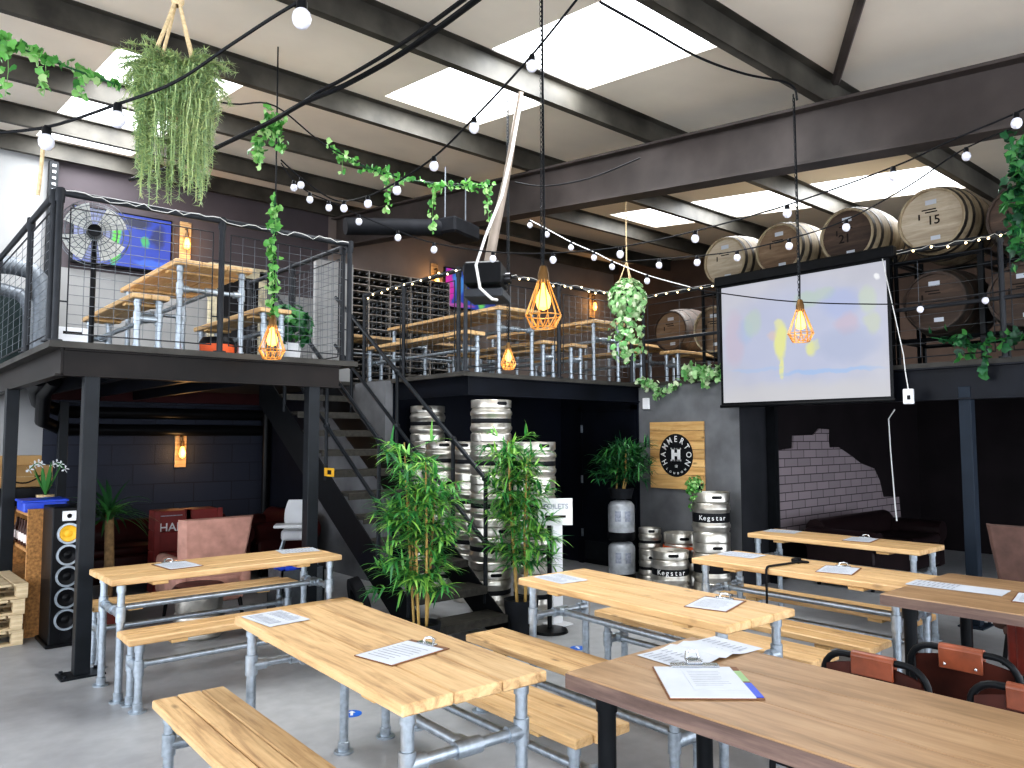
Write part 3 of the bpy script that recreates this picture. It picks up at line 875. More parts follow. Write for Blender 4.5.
# carabiner lead
o = thing('carabiner_lead', (4.9, 2.8, TZ), 'black lead with a carabiner hook trailing over the pine table edge', 'lead')
MB().tube([(-.186, .05, -.3), (-.184, .05, -.12), (-.184, .05, -.01), (-.172, .05, .008), (-.15, .05, .012), (-.05, .05, .009), (.05, .03, .01), (.12, .03, .009), (.2, .02, .01)], .008, 8).build('cord', M['cable'], o)
mb = MB(); mb.tube([(.2 + .025 * math.cos(a), .0 + .045 * math.sin(a), .012) for a in [2 * PI * i / 12 for i in range(12)]], .007, 6, closed=True)
mb.cb(.17, .23, .02, .07, .004, .03, .005); mb.build('hook', M['black_pl'], o)


# ------------------------------------------------------------------ kegs
def keg(name, loc, r, h, label, group, band=True, hole_ang=-2.3, big=False):
    o = thing(name, loc, label, 'keg', hole_ang, group)
    pr = [(.001, .03), (r * .8, .03), (r * .92, .0), (r * .97, .005), (r * .97, .07 * h / .4), (r * .9, .085 * h / .4), (r * .955, .1 * h / .4)]
    z1, z2 = .33 * h, .67 * h
    pr += [(r * .955, z1 - .03), (r, z1 - .015), (r, z1 + .01), (r * .955, z1 + .022), (r * .955, z2 - .022), (r, z2 - .01), (r, z2 + .015), (r * .955, z2 + .03)]
    pr += [(r * .955, h * .76), (r * .9, h * .79), (r * .97, h * .82), (r * .97, h - .006), (r * .955, h), (r * .93, h - .004), (r * .92, h * .86), (r * .6, h * .9), (.03, h * .92), (.03, h * .96), (.001, h * .96)]
    MB().lathe(pr, 28).build('body', M['keg'], o)
    if band:
        MB().lathe([(r * .955, z1 + .04 if big else h * .44), (r * .962, z1 + .042 if big else h * .445), (r * .962, z2 - .042 if big else h * .545), (r * .955, z2 - .04 if big else h * .55)], 28).build('label_band', M['kegband'], o)
    mb = MB(); k = 8; a0, a1 = -.28, .28
    for zz, rr in ((0, 0),):
        vs = []
        for i in range(k + 1):
            a = a0 + (a1 - a0) * i / k; q = r * .973
            sh = .9 if 0 < i < k else .5
            zc = h * .91
            vs += [(q * math.cos(a), q * math.sin(a), zc - .018 * sh), (q * math.cos(a), q * math.sin(a), zc + .018 * sh)]
        mb.add(vs, [(2 * i, 2 * i + 2, 2 * i + 3, 2 * i + 1) for i in range(k)])
    mb.build('hand_hole', M['black_pl'], o)
    return o


stacks = [(4.745, 5.805, 5, 'tallest keg stack beside the stair'), (5.05, 7.33, 5, 'tall keg stack by the grey stair wall'), (4.95, 5.4, 4, 'keg stack behind the right bamboo'), (4.93, 6.33, 4, 'keg stack just behind the tallest one'), (4.93, 6.85, 4, 'keg stack half hidden by the stair rail')]
lev = ['bottom', 'second', 'third', 'fourth', 'fifth']
k0 = None
for x, y, n, lb in stacks:
    for i in range(n):
        nm = lev[i] + ' steel keg up in the ' + lb if i < n - 1 else 'topmost steel keg of the ' + lb
        p = (x + random.uniform(-.006, .006), y + random.uniform(-.006, .006), i * .404)
        rz = random.uniform(-3, -1.4)
        if k0 is None: k0 = keg('beer_keg', p, .205, .4, nm, 'steel kegs stacked by the stair', hole_ang=rz)
        else: dup(k0, p, rz, nm)
g = 'steel kegs by the plaster wall'
kb = keg('beer_keg', (7.12, 4.95, 0), .205, .53, 'lower large keg of the pair by the end of the plaster wall', g, big=True, hole_ang=-2.2)
kt = keg('beer_keg', (7.12, 4.95, .532), .205, .53, 'upper large keg with a small trailing plant on it', g, big=True, hole_ang=-2.2)
kf = keg('beer_keg', (6.8, 5.26, 0), .205, .44, 'squat keg with a lettered black band in front of the plaster wall', g, big=True, hole_ang=-2.3)
keg('beer_keg', (7.25, 5.45, 0), .2, .57, 'keg with orange tape behind the lettered squat keg', g, hole_ang=-2.3)
for i, z in enumerate((0, .3)):
    keg('slim_keg', (7.15, 5.82, z), .135, .3, ['lower', 'upper'][i] + ' slim keg between the plastic kegs and the taped keg', g)
MB().lathe([(.203, .4), (.206, .4), (.206, .43), (.203, .43)], 28, Matrix.Translation((7.25, 5.45, 0))).build('tape', M['orange'], None)
tp = bpy.data.objects['tape']; tag(tp, 'orange tape wrapped round the keg by the plaster wall', 'tape')


def arc_text(body, kegobj, r, z, size, ang0, mat):
    """lettering wrapped round a keg; ang0 is the angle, seen from above, of the middle letter"""
    n = len(body); st_ = size * .62 / r
    rz = kegobj.rotation_euler.z
    for i, ch in enumerate(body):
        a = ang0 + (i - (n - 1) / 2) * st_
        mx = Matrix.Rotation(a - rz, 4, 'Z') @ Matrix.Translation((r, 0, z)) @ Matrix(((0, 0, 1, 0), (1, 0, 0, 0), (0, 1, 0, 0), (0, 0, 0, 1)))
        text('lettering', ch, size, mx, mat, kegobj)


arc_text('Kegstar', kf, .205 * .963 + .001, .22, .075, R(-138), M['signwht'])
arc_text('Kegstar', kt, .205 * .963 + .001, .265, .07, R(-140), M['signwht'])
pk = None
for i, z in enumerate((0, .47)):
    lb = ['lower silver plastic keg with a black base by the navy door', 'upper silver plastic keg under the dark bamboo'][i]
    o = thing('plastic_keg', (6.86, 6.0, z), lb, 'keg', 0, 'silver plastic kegs')
    MB().lathe([(.001, 0), (.15, 0), (.16, .02), (.16, .09), (.15, .1)], 22).build('base', M['black_pl'], o)
    MB().lathe([(.15, .08), (.155, .1), (.155, .36), (.15, .4), (.12, .44), (.05, .46), (.001, .465)], 22).build('body', M['silverkeg'], o)
    MB().lathe([(.05, .44), (.055, .465), (.001, .469)], 14).build('valve', M['black_pl'], o)
    mb = MB()
    for k in range(2):
        a0 = -2.9 + k * .75; vs = []
        for j in range(6):
            a = a0 + .09 * j
            vs += [(.1565 * math.cos(a), .1565 * math.sin(a), .22), (.1565 * math.cos(a), .1565 * math.sin(a), .34)]
        mb.add(vs, [(2 * j, 2 * j + 2, 2 * j + 3, 2 * j + 1) for j in range(5)])
    mb.build('sticker', M['print'], o)

# ------------------------------------------------------------------ wooden round-badge sign
o = thing('wall_sign', (WX, 5.66, 1.04), 'square plank sign with a round black badge on the plaster wall', 'sign')
mb = MB(); hs = [0, .17, .27, .36, .47, .57, .69, .8]
for a, b in zip(hs[:-1], hs[1:]): mb.cb(-.04, -.012, -.39, .39, a + .002, b - .002, .003)
mb.build('plank_board', M['crate'], o)
MB().bx(-.014, 0, -.36, .36, .04, .76).build('backing', M['dark_edge'], o)
cz = .4; px = -.0425
mb = MB(); N = 48
mb.add([(px, 0, cz)] + [(px, .245 * math.cos(2 * PI * i / N), cz + .255 * math.sin(2 * PI * i / N)) for i in range(N)], [(0, (i + 1) % N + 1, i + 1) for i in range(N)])
mb.build('badge', M['signblk'], o)
word = 'HAMMERTON'
for i, ch in enumerate(word):
    a = R(206) - R(232) * i / (len(word) - 1)
    y = -.183 * math.cos(a); z = cz + .19 * math.sin(a)
    text('lettering', ch, .102, face_mx((px - .001, y, z), a - Q), M['signwht'], o, sx=.85)
word = 'LONDON'
for i, ch in enumerate(word):
    a = R(-130) + R(80) * i / (len(word) - 1)
    text('lettering', ch, .036, face_mx((px - .001, -.205 * math.cos(a), cz + .213 * math.sin(a)), a + Q), M['signwht'], o)
text('lettering', '18', .045, face_mx((px - .001, 0, cz - .13)), M['signwht'], o)
mb = MB()
for y0, y1, z0, z1 in ((.02, .065, -.07, .09), (-.065, -.02, -.07, .09), (-.03, .03, -.01, .03)): mb.bx(px - .002, px - .0004, y0, y1, cz + z0, cz + z1)
for s in (1, -1):
    for zz in (-.07, .07): mb.bx(px - .002, px - .0004, min(s * .012, s * .075), max(s * .012, s * .075), cz + zz, cz + zz + .02)
mb.build('emblem', M['signwht'], o)

# ------------------------------------------------------------------ barrels
def barrel(loc, label, wood_, head_, tilt=0.0, marks=None, r=.28, L=.9):
    o = thing('barrel', loc, label, 'barrel', 0, 'oak barrels on the right mezzanine')
    MX = Matrix.Rotation(Q, 4, 'Y')       # axis along +X, front head at x=0
    pr = []
    for i in range(13):
        t = i / 12
        pr.append((r + .075 * math.sin(PI * t) ** .9 * .95, t * L))
    MB().lathe([(r - .02, .03), (r - .02, 0)] + pr + [(r - .02, L), (r - .02, L - .03)], 32, MX).build('staves', M[wood_], o)
    MB().lathe([(.001, .03), (r - .02, .03)], 32, MX).build('head', M[head_], o)
    for t in (.01, .13, .3, .66, .84, .96):
        q = lambda tt: r + .075 * math.sin(PI * max(0, min(1, tt))) ** .9 * .95 + .003
        MB().lathe([(q(t) - .003, t * L), (q(t), t * L), (q(t + .04), (t + .04) * L), (q(t + .04) - .003, (t + .04) * L)], 32, MX).build('hoop', M['hoop'], o)
    for (y, z, w, h) in ((.0, .17, .1, .045), (-.03, -.18, .085, .04)):
        MB().bx(.026, .0285, y - w / 2, y + w / 2, z - h / 2, z + h / 2).build('paper_label', M['paper'], o)
    mb = MB()
    for k, (y, z, w) in enumerate(((.02, .1, .13), (.0, .075, .11), (.11, .02, .015))): mb.bx(.0262, .0272, y - w / 2, y + w / 2, z - .006, z + (.006 if k < 2 else .05))
    mb.build('stencil_mark', M['stamp'], o)
    for (tx, s, y, z) in (marks or []):
        text('lettering', tx, s, face_mx((.027, y, z)), M['stamp'], o, ext=.0005)
    return o


barrel((7.75, 5.14, 3.73), 'leftmost pale headed barrel of the top row, above the corner railing', 'barrel', 'head_pale', marks=[])
barrel((7.75, 4.44, 3.745), 'brown headed barrel second from the left of the top row', 'barrel', 'head_mid', marks=[])
barrel((7.75, 3.67, 3.74), 'dark headed barrel third from the left of the top row, marked 21', 'barrel', 'head_dark', marks=[('21', .13, .03, -.03)])
barrel((7.75, 2.85, 3.73), 'big pale headed barrel above the right end of the projection screen, marked 15', 'barrel', 'head_pale', marks=[('15', .12, -.02, -.01)], r=.3)
barrel((7.75, 2.1, 3.6), 'dark barrel of the top row half behind the ivy column', 'barrel_dk', 'head_dark')
barrel((7.9, 5.42, 2.96), 'grey headed lower barrel left of the projection screen', 'barrel', 'head_mid', marks=[])
barrel((8.6, 6.6, 3.13), 'round brown barrel deep behind the corner post', 'barrel_dk', 'head_mid')
barrel((7.75, 2.85, 2.94), 'dark lower barrel just right of the projection screen', 'barrel_dk', 'head_dark')
barrel((7.75, 2.12, 2.9), 'dark lower barrel beside the railing at the right edge', 'barrel_dk', 'head_dark')
# racks that carry them
for i, (y, h0) in enumerate(((5.14, 3.42), (4.44, 3.42), (3.67, 3.42), (2.85, 3.41), (2.1, 3.28))):
    o = thing('barrel_rack', (7.75, y, DECK), ['left end', 'second', 'third', 'fourth', 'right end'][i] + ' black steel barrel rack under the top row', 'rack', 0, 'black barrel racks')
    mb = MB(); z1 = h0 - DECK - .02
    for x in (.12, .75):
        for s in (-.385, .385): mb.tube([(x, s, 0), (x, s, z1 + .08)], .022, 6)
        mb.tube([(x, -.385, z1 - .02), (x, .385, z1 - .02)], .024, 6)
        mb.tube([(x, -.385, .26), (x, .385, .26)], .022, 6) if i in (3, 4) else None
    for s in (-.385, .385):
        mb.tube([(.12, s, z1), (.75, s, z1)], .022, 6); mb.tube([(.12, s, .28), (.75, s, .28)], .022, 6)
    mb.build('frame', M['blk'], o)

# ------------------------------------------------------------------ projection screen
SX = 7.33
o = thing('projection_screen', (SX, 4.0, 1.97), 'pull-down projection screen showing a washed out football match', 'screen')
A = MB(); A.bx(0, .004, -.93, .93, .04, 1.36)
scr = A.build('border', M['black_pl'], o)
# picture sheet laid out with local X across so that its picture runs the right way
A = MB(); A.bx(-.9, .9, -.001, 0, -.64, .64)
s_ = A.build('picture', M['projection'], o, (-.002, 0, .7)); s_.rotation_euler = (0, 0, -Q)
mb = MB(); mb.cb(-.03, .06, -.98, .98, 1.36, 1.47, .012); mb.build('housing', M['black_pl'], o)
mb = MB(); mb.tube([(0, -.94, .025), (0, .94, .025)], .018, 8); mb.build('bottom_bar', M['black_pl'], o)
for y in (-.8, .8):
    MB().tube([(.04, y, 1.42), (.16, y, 1.42)], .012, 6).build('bracket', M['blk'], o)
# extension socket dangling beside the screen
o = thing('extension_socket', (7.3, 2.93, 1.95), 'white extension socket dangling on its lead beside the screen', 'socket')
MB().cb(-.02, .02, -.045, .045, 0, .14, .008).build('block', M['white_pl'], o)
MB().cb(-.024, -.019, -.025, .005, .04, .08, .003).build('plug_hole', M['black_pl'], o)
MB().tube([(0, 0, .14), (0, .02, .3), (0, .03, .45), (0, .09, .8), (0, .16, 1.2), (.02, .2, 1.4)], .005, 6).build('lead', M['wcable'], o)
o = MB().tube([(8.6, 3.6, 1.95), (8.58, 3.66, 1.85), (8.6, 3.66, 1.5), (8.62, 3.64, .9), (8.6, 3.62, .75)], .008, 6).build('white_cable', M['wcable'])
tag(o, 'thin white cable hanging in the dark alcove', 'cable')

# ------------------------------------------------------------------ pendants, sconces
def pendant(p, s, label, top, chain=True, vine=False):
    o = thing('cage_pendant_lamp', p, label, 'pendant lamp', 0, 'copper cage pendant lamps')
    N = 12; top_r, mid_r, bot_r = .03 * s, .105 * s, .07 * s
    zt, zm, zb = .12 * s, -.09 * s, -.16 * s
    mb = MB(); w = .0034 * s
    P_ = lambda r, z, k: (r * math.cos(2 * PI * k / N), r * math.sin(2 * PI * k / N), z)
    for k in range(N):
        mb.tube([P_(top_r, zt, k), P_(mid_r, zm, k)], w, 5)
        mb.tube([P_(mid_r, zm, k), P_(bot_r, zb, k + .5)], w, 5); mb.tube([P_(mid_r, zm, k + 1), P_(bot_r, zb, k + .5)], w, 5)
    for r, z in ((mid_r, zm), (bot_r, zb), (top_r, zt)):
        mb.tube([P_(r, z, k) for k in range(N)], w * 1.1, 5, closed=True)
    mb.build('wire_cage', M['copper'], o)
    MB().lathe([(.001, .2 * s), (.02 * s, .2 * s), (.034 * s, .15 * s), (.034 * s, .1 * s), (.001, .1 * s)], 14).build('lamp_holder', M['brass'], o)
    b = MB().lathe([(.012 * s, .1 * s), (.018 * s, .07 * s), (.04 * s, .02 * s), (.045 * s, -.01 * s), (.035 * s, -.045 * s), (.001, -.06 * s)], 14).build('bulb', M['warmglass'], o)
    MB().lathe([(.001, .06 * s), (.012 * s, .05 * s), (.014 * s, -.02 * s), (.001, -.03 * s)], 8).build('filament', M['warm'], b)
    z1 = top - p[2]
    MB().tube([(0, 0, .19 * s), (.01, .0, .4), (0, 0, z1)], .006, 6).build('flex', M['cable'], o)
    if chain:
        mb = MB(); z = .2 * s; i = 0
        while z < z1:
            c = Vector((-.012, 0, z + .016)); u = Vector((1, 0, 0)) if i % 2 else Vector((0, 1, 0))
            mb.tube([c + u * (.008 * math.cos(a)) + Vector((0, 0, .02 * math.sin(a))) for a in [2 * PI * j / 6 for j in range(6)]], .0028, 4, closed=True)
            z += .03; i += 1
        mb.build('chain', M['post'], o)
    L = bpy.data.lights.new('glow', 'POINT'); L.energy = 2.5 * s; L.color = (1, .72, .38); L.shadow_soft_size = .05
    lo = bpy.data.objects.new('glow', L); COL.objects.link(lo); lo.parent = o; lo.location = (0, 0, -.02)
    return o


pendant((3.08, 3.28, 2.46), 1.02, 'copper cage pendant lamp hanging highest, in the middle of the hall', RZ(3.28) + .2)
pendant((5.5, 2.98, 2.525), .9, 'copper cage pendant lamp hanging in front of the projection screen', 4.3)
pendant((2.48, 5.73, 2.42), .95, 'copper cage pendant lamp with ivy on its flex, before the left mezzanine', RZ(5.73) + .2, False)
pendant((4.4, 5.14, 2.36), .66, 'small copper cage pendant lamp below the projector', RZ(5.14) + .2)


def sconce(p, label, s=1.0):
    o = thing('wall_sconce', p, label, 'wall lamp', 0, 'plank wall lamps with bare bulbs')
    MB().cb(-.075 * s, .075 * s, -.03, 0, -.26 * s, .26 * s, .004).build('plank', M['pine_old'], o)
    mb = MB(); mb.tube([(0, -.03, .16 * s), (0, -.1, .16 * s), (0, -.1, .1 * s)], .012, 8); mb.lathe([(.02, .1 * s), (.026, .07 * s), (.022, .02 * s)], 10, Matrix.Translation((0, -.1, 0))); mb.build('lamp_holder', M['brass'], o)
    MB().lathe([(.014, .04 * s), (.03, -.01 * s), (.045, -.07 * s), (.035, -.12 * s), (.001, -.14 * s)], 12, Matrix.Translation((0, -.1, 0))).build('bulb', M['warmglass'], o)
    MB().ball((0, -.1, -.06 * s), .02, 8).build('filament', M['warm'], o)
    L = bpy.data.lights.new('glow', 'POINT'); L.energy = 5; L.color = (1, .58, .24); L.shadow_soft_size = .06
    lo = bpy.data.objects.new('glow', L); COL.objects.link(lo); lo.parent = o; lo.location = (0, -.2, -.06)


sconce((3.43, BY, 4.38), 'plank wall lamp beside the upstairs television on the left')
sconce((3.445, BY, 1.52), 'plank wall lamp on the navy blockwork under the left mezzanine')
sconce((7.62, BY, 4.42), 'plank wall lamp above the right end of the bottle rack')
sconce((11.6, BY, 4.42), 'plank wall lamp on the taupe wall behind the small hanging plant', 1.1)


# ------------------------------------------------------------------ televisions, fan, bottle rack
def tv(p, label, mat, w=1.22, h=.7):
    o = thing('television', p, label, 'television', 0)
    MB().cb(-w / 2, w / 2, -.05, 0, -h / 2, h / 2, .006).build('case', M['black_pl'], o)
    MB().bx(-w / 2 + .02, w / 2 - .02, -.054, -.0505, -h / 2 + .03, h / 2 - .02).build('screen_panel', mat, o)
    MB().bx(-.2, .2, 0, .056, -.15, .15).build('wall_bracket', M['blk'], o)


tv((2.63, BY - .06, 4.23), 'wall television showing a blue picture behind the fan', M['tv1'], 1.2, .74)
tv((8.36, BY - .06, 4.28), 'wall television with magenta and blue picture behind the projector', M['tv2'], 1.16, .72)
o = thing('pedestal_fan', (1.43, 6.75, DECK), 'white pedestal fan on the left mezzanine in front of the television', 'fan', R(-12))
mb = MB(); c = Vector((0, 0, .96)); RR = .255
for q in (1.0, .82, .64, .46, .3):
    for dy, sc_ in ((-.09 * (1.05 - q * .6), 1), (.07, 1)):
        mb.tube([(c.x + RR * q * math.cos(a), dy, c.z + RR * q * math.sin(a)) for a in [2 * PI * i / 28 for i in range(28)]], .003, 4, closed=True)
for i in range(30):
    a = 2 * PI * i / 30
    mb.tube([(.05 * math.cos(a), -.085, c.z + .05 * math.sin(a)), (RR * .7 * math.cos(a), -.055, c.z + RR * .7 * math.sin(a)), (RR * math.cos(a), -.03, c.z + RR * math.sin(a))], .002, 4, caps=False)
mb.build('guard', M['galv_dk'], o)
mb = MB()
for i in range(4):
    a0 = PI / 2 * i + .35; vs = []
    for j in range(6):
        a = a0 + j * .2
        vs += [(.05 * math.cos(a), -.01, c.z + .05 * math.sin(a)), (.235 * math.cos(a - .15), -.03 + j * .012, c.z + .235 * math.sin(a - .15))]
    mb.add(vs, [(2 * j, 2 * j + 2, 2 * j + 3, 2 * j + 1) for j in range(5)], 0, True)
mb.build('blades', plain('pale_grey_plastic', 'c9cac6', .4), o)
MB().lathe([(.001, -.1), (.05, -.09), (.06, 0), (.06, .1), (.001, .14)], 14, Matrix.Translation(c) @ Matrix.Rotation(-Q, 4, 'X')).build('motor', M['black_pl'], o)
MB().tube([(0, .06, .9), (0, .03, .6), (0, .03, .02)], .02, 8).build('pole', M['black_pl'], o)
MB().lathe([(.001, .03), (.17, .025), (.18, 0)], 20, Matrix.Translation((0, .03, 0))).build('base', M['black_pl'], o)

# bottle rack on the back wall of the middle mezzanine
o = thing('bottle_rack', (5.75, BY, DECK), 'tall black rack of bottles lying in rows against the taupe wall', 'bottle rack')
RWd, RHt, NR, NC = 1.95, 1.95, 17, 15
mb = MB()
for i in range(NR + 1): mb.bx(0, RWd, -.36, -.02, i * RHt / NR, i * RHt / NR + .012)
for j in range(NC + 1):
    if j % 3 == 0: mb.bx(j * RWd / NC - .006, j * RWd / NC + .006, -.36, -.02, 0, RHt)
mb.build('frame', plain('weathered_rack_wood', 'b5ada6', .7, 0, .2, 9), o)
bt = None
for i in range(NR):
    for j in range(NC):
        p = (5.75 + (j + .5) * RWd / NC, BY - .36, DECK + i * RHt / NR + .012 + .043)
        if bt is None:
            mb = MB(); MX = Matrix.Rotation(-Q, 4, 'X')
            mb.lathe([(.001, .015), (.028, .002), (.036, .0), (.0375, .01), (.0375, .19), (.016, .24), (.014, .31), (.001, .31)], 10, MX)
            bt = mb.build('wine_bottle', M['bottle'], None, p)
            tag(bt, 'dark bottle lying base outward in the tall rack on the back wall', 'bottle', 'bottles lying in the tall rack')
        else:
            b = bt.copy(); COL.objects.link(b); b.location = p

# projector on its drop tube
PC = at(486, 281, 6.3)
o = thing('projector', tuple(PC), 'black projector hung from a leaning drop tube under the roof', 'projector', R(40))
MB().cb(-.17, .15, -.15, .15, -.06, .13, .015).build('body', M['black_pl'], o)
MB().cb(-.12, .26, -.16, .16, -.15, -.08, .008).build('shelf', M['shelfgrey'], o)
MB().lathe([(.05, 0), (.05, .05), (.035, .05), (.001, .045)], 14, Matrix.Translation((.03, -.15, .02)) @ Matrix.Rotation(Q, 4, 'X')).build('lens', M['mirror'], o)
inv = Matrix.Rotation(-R(40), 4, 'Z')
MB().tube([inv @ (at(*q) - PC) for q in ((488, 268, 6.3), (494, 235, 6.3), (506, 180, 6.25), (521, 92, 6.15))], [.045, .042, .03, .022], 10).build('drop_tube', M['tubebare'], o)
pts = [at(521, 100, 6.12), at(512, 150, 6.1), at(502, 195, 6.05), at(486, 235, 6.0), at(476, 265, 5.98), at(480, 288, 5.98), at(492, 299, 6.0), at(497, 300, 6.1)]
MB().tube([inv @ (q - PC) for q in pts], .012, 8).build('white_lead', M['wcable'], o)
HC = at(456, 230, 7.9)
o = thing('space_heater', tuple(HC), 'black ceiling heater box with its flue under the rafter', 'heater', R(20))
MB().cb(-.26, .22, -.16, .16, -.09, .07, .02).build('casing', M['rubber'], o)
MB().tube([(-.2, .05, -.02), (-.55, .3, -.06), (-1.0, .6, -.12)], .085, 12).build('flue', M['rubber'], o)
for s in (-.2, .18): MB().tube([(s, 0, .07), (s, 0, .6)], .008, 6).build('hanger', M['galv_dk'], o)
# duct elbows at far left
for i, (dx, dz) in enumerate(((0, 0), (-.1, -.27))):
    p = [(-1.5, 9.8, 3.53 + dz), (1.3 + dx, 9.8, 3.53 + dz), (1.46 + dx, 9.8, 3.5 + dz), (1.55 + dx, 9.8, 3.4 + dz), (1.57 + dx, 9.8, 3.25 + dz), (1.57 + dx, 9.8, DECK)]
    o = MB().tube(p, .1 - .03 * i, 12).build('duct_elbow', M['galv_dk'])
    tag(o, ['outer', 'inner'][i] + ' grey metal duct bending down at the left behind the railing', 'duct')
o = thing('steel_cabinet', (1.44, 10.35, DECK), 'dark green steel cabinet behind the bending ducts', 'cabinet')
MB().cb(-.3, .35, -.2, .2, 0, 1.0, .01).build('cabinet_body', M['cab'], o)
MB().cb(-.28, .33, -.215, -.2, .03, .97, .005).build('cabinet_door', M['cab'], o)
# ------------------------------------------------------------------ left corner under the mezzanine
for i, z in enumerate((1.98, 1.76)):
    p = [(1.5 + .12 * i, 9.3 - .1 * i, 2.27), (1.55 + .1 * i, 9.9, 2.22 - .06 * i), (1.68 + .05 * i, 10.45, z + .1), (2.0, 10.76, z), (2.4, 10.82, z), (4.6, 10.82, z)]
    o = MB().tube(p, .075, 12).build('duct_pipe', M['black_pl'])
    tag(o, ['upper', 'lower'][i] + ' black pipe running along the navy blockwork wall', 'pipe')
o = MB().tube([(4.57, 10.7, 0), (4.57, 10.7, 2.2)], .05, 10).build('downpipe', M['black_pl'])
tag(o, 'vertical black pipe at the right end of the blockwork wall', 'pipe')
o = thing('loudspeaker', (1.39, 7.22, 0), 'tall black loudspeaker tower with one yellow cone', 'speaker')
MB().cb(-.115, .115, -.15, .25, .02, 1.1, .008).build('cabinet', M['black_pl'], o)
MB().cb(-.14, .14, -.17, .27, 0, .03, .008).build('plinth', M['black_pl'], o)
MB().cb(-.05, .05, -.156, -.15, .99, 1.07, .003).build('tweeter_plate', M['white_pl'], o)
mb = MB(); mb.lathe([(.001, .02), (.018, .0)], 12, Matrix.Translation((0, -.158, 1.03)) @ Matrix.Rotation(Q, 4, 'X')); mb.build('tweeter', M['black_pl'], o)
for i, z in enumerate((.89, .72, .55, .38, .21)):
    MX = Matrix.Translation((0, -.15, z)) @ Matrix.Rotation(Q, 4, 'X')
    d = MB().lathe([(.066, 0), (.068, .012), (.084, .012), (.086, 0)], 26, MX).build('driver_ring', M['galv'], o)
    MB().lathe([(.067, .006), (.061, .013), (.052, .011), (.03, .003), (.026, .006), (.001, .011)], 26, MX).build('cone', M['yellow'] if i == 0 else M['black_pl'], d)
MB().lathe([(.042, .001), (.04, .006), (.034, .003), (.001, .002)], 20, Matrix.Translation((0, -.151, .09)) @ Matrix.Rotation(Q, 4, 'X')).build('port', M['rubber'], o)
# shelf unit, open to the left
o = thing('shelf_unit', (1.18, 7.56, 0), 'chipboard shelf unit beside the tall loudspeaker', 'shelf unit')
MB().cb(0, .24, 0, .03, 0, 1.06, .002).build('side_panel', M['osb'], o)
MB().cb(0, .24, 1.27, 1.3, 0, 1.06, .002).build('side_panel', M['osb'], o)
for z in (.42, .7, 1.0): MB().cb(.0, .24, .03, 1.27, z, z + .03, .002).build('shelf', M['osb'], o)
MB().bx(.225, .24, .03, 1.27, .05, 1.03).build('back_panel', M['blk'], o)
b0 = None
for i in range(6):
    p = (1.22, 7.66 + i * .13, .73)
    if b0 is None:
        b0 = thing('beer_bottle', p, 'brown beer bottle in the row on the shelf beside the speaker', 'bottle', 0, 'beer bottles on the shelf')
        MB().lathe([(.001, 0), (.03, 0), (.031, .01), (.031, .12), (.014, .17), (.013, .21), (.001, .21)], 12).build('glass', M['amberglass'], b0)
        MB().lathe([(.0315, .03), (.032, .03), (.032, .1), (.0315, .1)], 12).build('paper_label', M['label'], b0)
    else: dup(b0, p)
o = thing('cardboard_box', (1.2, 8.55, 1.2), 'brown cardboard box with a black smiling arrow on the shelf stack', 'box', R(3))
MB().cb(-.24, .3, -.12, .2, 0, .2, .004).build('carton', M['card'], o)
MB().bx(-.24, .3, -.122, .202, .095, .1).build('seam_tape', M['rope'], o)
MB().tube([(-.02 + .2 * t, -.122, .055 - .03 * math.sin(PI * t) + .03 * t) for t in [i / 8 for i in range(9)]] + [(.2, -.122, .1), (.15, -.122, .1)], .007, 5).build('emblem', M['stamp'], o)
o = thing('cardboard_box', (1.22, 8.6, 1.401), 'small flat cardboard box on top of the arrow box', 'box')
MB().cb(-.15, .2, -.1, .15, 0, .09, .003).build('carton', M['card'], o)
MB().bx(-.15, .2, -.012, .012, .0895, .0915).build('seam_tape', M['rope'], o)
o = MB().cb(1.0, 1.47, 8.36, 8.84, 1.031, 1.198, .004).build('black_case', M['black_pl']); tag(o, 'black equipment case under the arrow box', 'case')
o = thing('blue_tray', (1.27, 7.76, 1.031), 'blue plastic tray on the shelf unit next to the speaker', 'tray')
mb = MB(); mb.cb(-.12, .2, -.17, .17, 0, .09, .012); mb.build('tray_body', M['blue'], o)
mb = MB(); mb.cb(-.135, .215, -.185, .185, .08, .1, .006); mb.build('rim', M['blue'], o)
o = thing('potted_orchid', (1.4, 8.14, 1.031), 'white orchid with arching blooms on the shelf unit', 'plant')
MB().lathe([(.001, 0), (.06, 0), (.075, .11), (.068, .11), (.001, .1)], 16).build('pot', M['rope'], o)
mb = MB()
for i in range(10):
    a = i * 2.4; L = .22 + .05 * (i % 3)
    vs = []
    for j in range(6):
        t = j / 5; w = .018 * math.sin(PI * min(1, t * .9 + .1)); c_ = Vector((math.cos(a) * L * .45 * t, math.sin(a) * L * .45 * t, .1 + L * t))
        sd = Vector((-math.sin(a), math.cos(a), 0)) * w
        vs += [c_ - sd, c_ + sd]
    mb.add(vs, [(2 * j, 2 * j + 2, 2 * j + 3, 2 * j + 1) for j in range(5)], 0, True)
mb.build('leaves', M['leaf_dk'], o)
for i, a in enumerate((-.6, 2.4, 3.6)):
    dr = Vector((math.cos(a), math.sin(a), 0))
    pts = [Vector((0, 0, .1)) + dr * (.16 * t ** 2) + Vector((0, 0, .3 * math.sin(t * 2.2))) for t in [j / 7 for j in range(8)]]
    s_ = MB().tube(pts, .004, 5).build('flower_stem', M['leaf_dk'], o)
    mb = MB()
    for j in range(4, 8):
        for k in range(5):
            b = k * 2 * PI / 5; c_ = pts[j]
            e = Vector((math.cos(b), math.sin(b) * .6, math.sin(b))) * .026
            mb.add([c_, c_ + e + Vector((.008, 0, -.006)), c_ + e * 1.4, c_ + e + Vector((-.008, 0, .006))], [(0, 1, 2, 3)])
    mb.build('blossom', M['white_pl'], s_)
